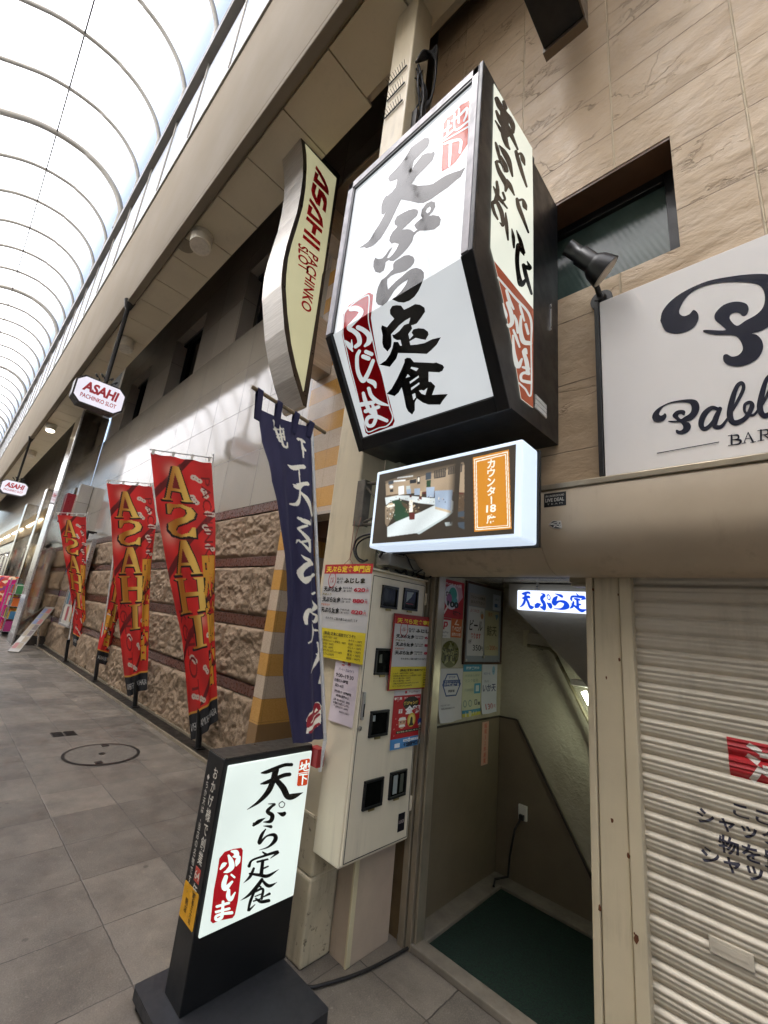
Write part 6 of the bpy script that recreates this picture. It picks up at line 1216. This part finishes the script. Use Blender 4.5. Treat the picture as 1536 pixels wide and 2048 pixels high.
# cables and boxes above the cabinet and on the column
jb = thing('junction_box', 'grey junction box lying among black wires on top of the meter cabinet', 'junction box', (-1.6, 1.8, 1.9))
m = MB(); m.box(-1.66, -1.56, 1.68, 2.02, 1.90, 1.965); m.build('box', plain('junction_grey', '#77736a', .4, .3, grime=.4), jb, .005)
m = MB(); m.box(-1.655, -1.565, 1.70, 2.0, 1.9655, 1.97); m.build('lid', M['silver'], jb, .002)
rg = random.Random(11); m = MB()
for i in range(16):
    y0 = rg.uniform(1.66, 2.05); P = [(rg.uniform(-1.72, -1.58), y0, rg.uniform(1.885, 2.0))]
    for j in range(4): P.append((min(-1.55, max(-1.8, P[-1][0] + rg.uniform(-.08, .08))), min(2.09, P[-1][1] + rg.uniform(-.05, .12)), min(2.12, max(1.884, P[-1][2] + rg.uniform(-.09, .07)))))
    m.tube([p for p in catmull(P, 5)], rg.choice((.004, .006, .008)), 6)
tag(m.build('wire_tangle', M['cable']), 'tangle of black wires lying on top of the meter cabinet', 'wires')
m = MB()
def loopc(pts, r_): m.tube([Vector((p.x, p.y, p.z)) for p in [Vector(q) for q in catmull([tuple(on_y(x, y, d_)) for x, y, d_ in pts], 6)]], r_, 7)
loopc([(757, 1068, 1.6), (735, 1069, 1.6), (715, 1078, 1.6), (708, 1095, 1.6), (711, 1112, 1.6), (722, 1124, 1.62), (735, 1120, 1.66)], .006); loopc([(757, 1072, 1.61), (735, 1075, 1.61), (718, 1085, 1.61), (712, 1099, 1.61), (716, 1115, 1.62), (728, 1122, 1.66)], .005)
tag(m.build('cable_loop', M['cable']), 'black cable loop hanging beside the lit counter sign', 'cable')
m = MB(); a0 = on_y(709, 1042, 1.585); a1 = on_y(700, 1117, 1.592); a2 = on_y(722, 1035, 1.585)
m.tube([a0, a1], .0022, 5); m.tube([a2, a1], .0022, 5); l0, l1 = on_y(684, 1133, 1.592), on_y(708, 1132, 1.592); m.tube(catmull([tuple(l0), tuple(a1.lerp(l0, .25)), tuple(a1)], 5), .0018, 5); m.tube(catmull([tuple(l1), tuple(a1.lerp(l1, .25)), tuple(a1)], 5), .0018, 5)
tag(m.build('hanging_string', plain('pink_string', '#8a5f50', .8)), 'thin pinkish string holding the menu poster from the angle iron bracket', 'string')
m = MB()
for i in range(9):
    y0 = 1.66 + rg.uniform(0, .13); P = [(-1.80, y0, 6.05 + rg.uniform(-.1, .15))]
    for z in np.linspace(5.9, 4.0, 7): P.append((-1.80 + rg.uniform(0, .05), 1.68 + rg.uniform(0, .14) + (6 - z) * .01, z))
    m.tube(catmull(P, 4), rg.choice((.006, .009, .012)), 6)
for i in range(7): m.tube(catmull([(-1.79, 1.66, 6.1), (-1.75, 1.7 + .01 * i, 6.25), (-1.70, 1.8, 6.2 + .03 * i), (-1.74, 1.84, 5.9), (-1.78, 1.78, 5.75 - .02 * i)], 5), .010, 6)
m.box(-1.812, -1.76, 1.70, 1.81, 5.15, 5.6)
tag(m.build('cable_bundle', M['cable']), 'bundle of dirty black cables and a box strapped to the upper column', 'cables')

# ================================================================ pavement covers
mh = thing('manhole_cover', 'round paving filled manhole cover with a dark ring near the drain channel', 'manhole cover', (-5.27, 1.64, 0))
m = MB(); K_ = 48
def ringm(m, cx, cy, r0, r1, z, mi=0):
    for i in range(K_): 
        a, b = 2 * math.pi * i / K_, 2 * math.pi * (i + 1) / K_; m.add([(cx + r0 * math.cos(a), cy + r0 * math.sin(a), z), (cx + r1 * math.cos(a), cy + r1 * math.sin(a), z), (cx + r1 * math.cos(b), cy + r1 * math.sin(b), z), (cx + r0 * math.cos(b), cy + r0 * math.sin(b), z)], mi)
ringm(m, -5.27, 1.64, .315, .345, .006); m.build('ring', M['steel_dark'], mh)
m = MB(); m.add([(-5.27 + .315 * math.cos(a), 1.64 + .315 * math.sin(a), .005) for a in np.linspace(0, 2 * math.pi, 41)[:-1]]); m.build('filled_lid', plain('filled_lid', '#5c554b', .75, var=.18, nscale=14, bump=.2), mh)
m = MB(); m.tube([(-5.27, 1.64, .004), (-5.27, 1.64, .009)], .03, 14); m.box(-5.05, -4.98, 1.52, 1.58, .005, .009); m.box(-5.56, -5.49, 1.70, 1.76, .005, .009); m.build('key_hole', M['steel_dark'], mh)
gr = thing('floor_grate', 'pair of small dark square grates set in the pavement beside the round cover', 'drain grate', (-6.15, 1.45, 0))
m = MB()
for y0 in (1.355, 1.475):
    m.box(-6.24, -6.06, y0, y0 + .11, .001, .005)
m.build('grate_frame', M['steel_dark'], gr)
m = MB()
for y0 in (1.355, 1.475):
    for i in range(6): m.box(-6.23 + i * .028, -6.215 + i * .028, y0 + .008, y0 + .102, .005, .008)
m.build('grate_bar', M['steel_dark'], gr)
m = MB(); m.box(-13.4, -12.7, 1.98, 2.4, .001, .005); tag(m.build('metal_floor_cover', plain('worn_floor_cover', '#6d675c', .4, .5, grime=.5)), 'flat rectangular metal floor cover near the farthest flag', 'floor cover')

# ================================================================ shops farther along the street
cp = thing('mirror_pier', 'tall mirror steel pier standing out from the hall front at its far end', 'pier', (-15.7, 2.2, 0))
m = MB(); m.box(-16.4, -15.21, 1.93, 2.62, 0, 6.95); m.build('cladding', M['chrome'], cp, .02)
m = MB(); m.box(-15.30, -15.18, 1.90, 1.94, 0, 6.95); m.box(-15.5, -15.48, 1.924, 1.93, 0, 6.95); m.build('edge_trim', M['silver'], cp, .004)
m = MB(); m.box(-16.42, -15.19, 1.92, 2.62, .0, .25); m.build('base_band', M['granite_dark'], cp)
fs = thing('far_shop', 'bright glass fronted shop beyond the mirrored pier with strip lights inside', 'shop', (-24, 2.6, 0))
m = MB(); m.box(-66, -16.4, 2.6, 2.8, 3.4, 9.6); m.box(-40, -16.4, 2.5, 2.6, 3.2, 3.7); m.build('wall', M['granite_plain'], fs)
m = MB(); m.box(-40, -16.4, 5.2, 5.3, 0, 3.4); m.build('back_wall', plain('shop_back_wall', '#c9c3b4', .6), fs)
m = MB(); m.box(-40, -16.4, 2.8, 5.2, 3.38, 3.4); m.build('ceiling', M['white_plastic'], fs)
m = MB()
for i in range(9): m.bar((-17.5 - i * 2.5, 3.0, 3.34), (-17.5 - i * 2.5, 4.9, 3.34), .1, .04)
for i in range(6): m.bar((-17.2 - i * 3.6, 2.42, 4.15 + .0 * i), (-19.4 - i * 3.6, 2.42, 4.15), .08, .05)
m.build('strip_light', lit('strip_light', '#fff7e6', 4.0), fs)
m = MB(); m.box(-40, -16.4, 2.44, 2.5, 3.75, 4.6); m.build('sign_band', plain('beige_sign_band', '#c9b48c', .5), fs)
m = MB()
for i in range(14): m.box(-17.2 - i * 1.6, -16.5 - i * 1.6, 2.58, 2.60, .4 + .3 * (i % 3), 1.5 + .35 * (i % 4), i % 4)
m.build('window_poster', [ink('#c8503c'), ink('#d9d4c6'), ink('#c9a030'), ink('#5a7c9a')], fs, recalc=False)
m = MB()
for i in range(12): m.box(-16.5 - i * 2, -16.42 - i * 2, 2.52, 2.6, 0, 3.3)
m.build('mullion', M['silver'], fs)
m = MB(); m.box(-40, -16.4, 2.555, 2.56, .1, 3.2); m.build('glazing', plain('shop_glass_reflection', '#20262a', .04, spec=.8), fs) if False else None
m = MB()
rg = random.Random(3)
for i in range(130):
    x = rg.uniform(-32, -16.6); z = rg.uniform(.2, 2.9); y_ = rg.uniform(2.7, 4.6); m.box(x, x + rg.uniform(.12, .6), y_, y_ + .3, z, z + rg.uniform(.1, .45), rg.randrange(6))
m.build('merchandise', [ink('#a8323c'), ink('#c9a03a'), ink('#3f6a8c'), ink('#c7c2b8'), ink('#8c3f6a'), ink('#3c3a38')], fs)
for x_, lab in ((-18.6, 'mirror clad column of the far shop, the nearer beside the pink display'), (-23.2, 'mirror clad column of the far shop, the farther at the picture edge')):
    o = thing('mirror_column', lab, 'column', (x_, 2.2, 0), 'mirror clad columns'); m = MB(); m.box(x_ - .22, x_ + .22, 1.98, 2.4, 0, 4.9); m.build('cladding', M['chrome'], o, .02); m = MB(); m.box(x_ - .23, x_ + .23, 1.97, 2.41, 0, .2); m.build('base_band', M['granite_dark'], o)
def wallpost(name, label, cat, x0, x1, z0, z1, y, base, stripes):
    m = MB(); m.box(x0, x1, y - .02, y, z0, z1, 0)
    for i, (a, b, c, d, k_) in enumerate(stripes): m.box(x0 + (x1 - x0) * a, x0 + (x1 - x0) * b, y - .0215 - i * .0003, y - .02, z0 + (z1 - z0) * c, z0 + (z1 - z0) * d, k_)
    tag(m.build(name, [ink(c) for c in base]), label, cat)
rb = thing('red_shop_sign', 'dark red and white box sign high on the wall between the pier and the hall', 'box sign', (-15.1, 2.4, 3.9))
m = MB(); m.box(-15.18, -15.0, 2.1, 2.61, 3.45, 4.3); m.build('box', ink('#8c1420', .35), rb, .01); m = MB(); m.box(-14.99, -14.7, 2.3, 2.61, 3.3, 4.6); m.build('grey_case', M['granite_plain'], rb, .01)
# leaning glass case with posters
gc_ = thing('poster_case', 'glass fronted poster case on the rough stone wall behind the farthest flag', 'display case', (-12.7, 2.55, .8))
m = MB(); m.box(-13.3, -12.15, 2.47, 2.53, .75, 2.8); m.build('backing', ink('#b9b6ac'), gc_)
m = MB()
for a, b, c, d_ in ((-13.32, -12.13, .72, .77), (-13.32, -12.13, 2.78, 2.83), (-13.32, -13.27, .77, 2.78), (-12.18, -12.13, .77, 2.78)): m.box(a, b, 2.44, 2.53, c, d_)
m.build('frame', M['silver'], gc_, .004)
m = MB(); rg = random.Random(8)
for i in range(4):
    for j in range(5): m.add([(-13.2 + i * .26, 2.468, .85 + j * .38), (-12.98 + i * .26, 2.468, .85 + j * .38), (-12.98 + i * .26, 2.468, 1.18 + j * .38), (-13.2 + i * .26, 2.468, 1.18 + j * .38)], rg.randrange(5))
m.build('small_posters', [ink('#a8424a'), ink('#c9c3b4'), ink('#4a7a8c'), ink('#b98a3a'), ink('#7c5a86')], gc_, recalc=False)
# leaning flat signboard
ln = thing('leaning_signboard', 'long flat printed signboard on an easel leaning over the pavement by the pier', 'signboard', (-14.2, 2.1, 0))
a, b = Vector((-13.6, 1.78, .02)), Vector((-15.1, 2.48, 1.05)); n_ = Vector((0, .0, 1)); sd_ = (b - a).cross(Vector((0, 0, 1))).normalized()
m = MB(); v = [a - sd_ * .11, a + sd_ * .11, b + sd_ * .11, b - sd_ * .11]; up_ = (b - a).cross(sd_).normalized() * .03; m.mesh([p for p in v] + [p + up_ for p in v], [(0, 1, 2, 3), (7, 6, 5, 4), (0, 4, 5, 1), (1, 5, 6, 2), (2, 6, 7, 3), (3, 7, 4, 0)]); m.build('board', plain('acrylic_board', '#8d877c', .15), ln)
m = MB(); rg = random.Random(4)
for i in range(7):
    for j in range(2):
        p = a.lerp(b, .06 + i * .13) - sd_ * (.095 - j * .095); q = a.lerp(b, .06 + i * .13 + .11) - sd_ * (.095 - j * .095); e_ = -up_.normalized() * .002; e2 = up_ + up_.normalized() * .002
        for ee in (e_, e2): m.add([p + ee, p + sd_ * .085 + ee, q + sd_ * .085 + ee, q + ee], rg.randrange(5))
m.build('print', [ink('#7c6c50'), ink('#8c4a44'), ink('#5a6480'), ink('#a39c8e'), ink('#4a3a34')], ln, recalc=False)
m = MB(); m.bar((-14.4, 2.0, .0), (-14.6, 2.25, .7), .03, .03); m.bar((-14.7, 2.4, .0), (-14.6, 2.25, .7), .03, .03); m.build('easel_leg', M['silver'], ln)
# pink and gold display pillar
pk = thing('pink_display', 'tall rounded display pillar with a hot pink stripe between red and gold patterned sides', 'display pillar', (-20.6, 2.1, 0))
m = MB(); m.tube([(-20.6, 2.05, .12), (-20.6, 2.05, 1.7), (-20.6, 2.05, 1.82)], [.55, .55, .45], 28); 
def mk_pk():
    t = NT('red_gold_pattern'); vo = t.n('ShaderNodeTexVoronoi'); vo.inputs['Scale'].default_value = 9; t.l(t.co, vo.inputs['Vector'])
    rp = t.n('ShaderNodeValToRGB'); e = rp.color_ramp.elements; e[0].color = lin('#b3241f'); e[1].color = lin('#d8b24a')
    for p_, c_ in ((.3, '#e0c6a0'), (.5, '#c23a2a'), (.7, '#d9902a'), (.85, '#7a2f6a')): q = e.new(p_); q.color = lin(c_)
    rp.color_ramp.interpolation = 'CONSTANT'; s_ = t.n('ShaderNodeSeparateColor'); t.l(vo.outputs['Color'], s_.inputs[0]); t.l(s_.outputs[0], rp.inputs[0]); return t.done(rp.outputs[0], .35)
m.build('body', mk_pk(), pk)
m = MB(); m.grid(lambda u, v: (-20.6 + .556 * math.cos(-.30 + u * .40), 2.05 + .556 * math.sin(-.30 + u * .40), .13 + 1.57 * v), 8, 1); m.build('pink_stripe', ink('#e0218a', .35), pk, recalc=False)
m = MB(); m.tube([(-20.6, 2.05, 0), (-20.6, 2.05, .12)], .62, 28); m.build('foot', M['black'], pk)
rk = thing('goods_rack', 'shelf rack of small colourful goods standing in front of the nearer mirror column', 'goods rack', (-18.2, 2.0, 0))
m = MB(); rg = random.Random(21)
for x_ in (-18.95, -17.45):
    for y_ in (1.86, 2.16): m.box(x_ - .015, x_ + .015, y_ - .015, y_ + .015, 0, 1.75)
for z_ in (.15, .52, .9, 1.28): m.box(-18.93, -17.47, 1.87, 2.15, z_ - .012, z_)
m.build('frame', M['silver'], rk)
m = MB()
for z_ in (.15, .52, .9, 1.28):
    x_ = -18.9
    while x_ < -17.56:
        w_ = rg.uniform(.05, .13); y_ = rg.uniform(1.88, 1.95); m.box(x_, x_ + w_ - .006, y_, y_ + .18, z_ + .001, z_ + rg.uniform(.14, .32), rg.randrange(7)); x_ += w_
m.build('goods', [ink('#c8323c'), ink('#d9b23a'), ink('#3f7a9c'), ink('#d7d2c8'), ink('#b03a7a'), ink('#4a8c50'), ink('#d9702a')], rk)
wallpost('orange_shop_sign', 'small orange square sign hanging in the far shop front', 'sign', -19.6, -19.0, 2.6, 3.15, 2.45, ['#c2562a', '#e0b08a'], [(.15, .85, .4, .6, 1)])
wallpost('yellow_price_sign', 'small yellow sign with dark writing beside the mirrored column', 'sign', -17.5, -17.05, 2.55, 3.05, 2.45, ['#d6c42a', '#3a3620'], [(.2, .8, .55, .75, 1), (.3, .7, .2, .4, 1)])

# hide the lettering helper
bpy.data.objects.remove(_to, do_unlink=True)
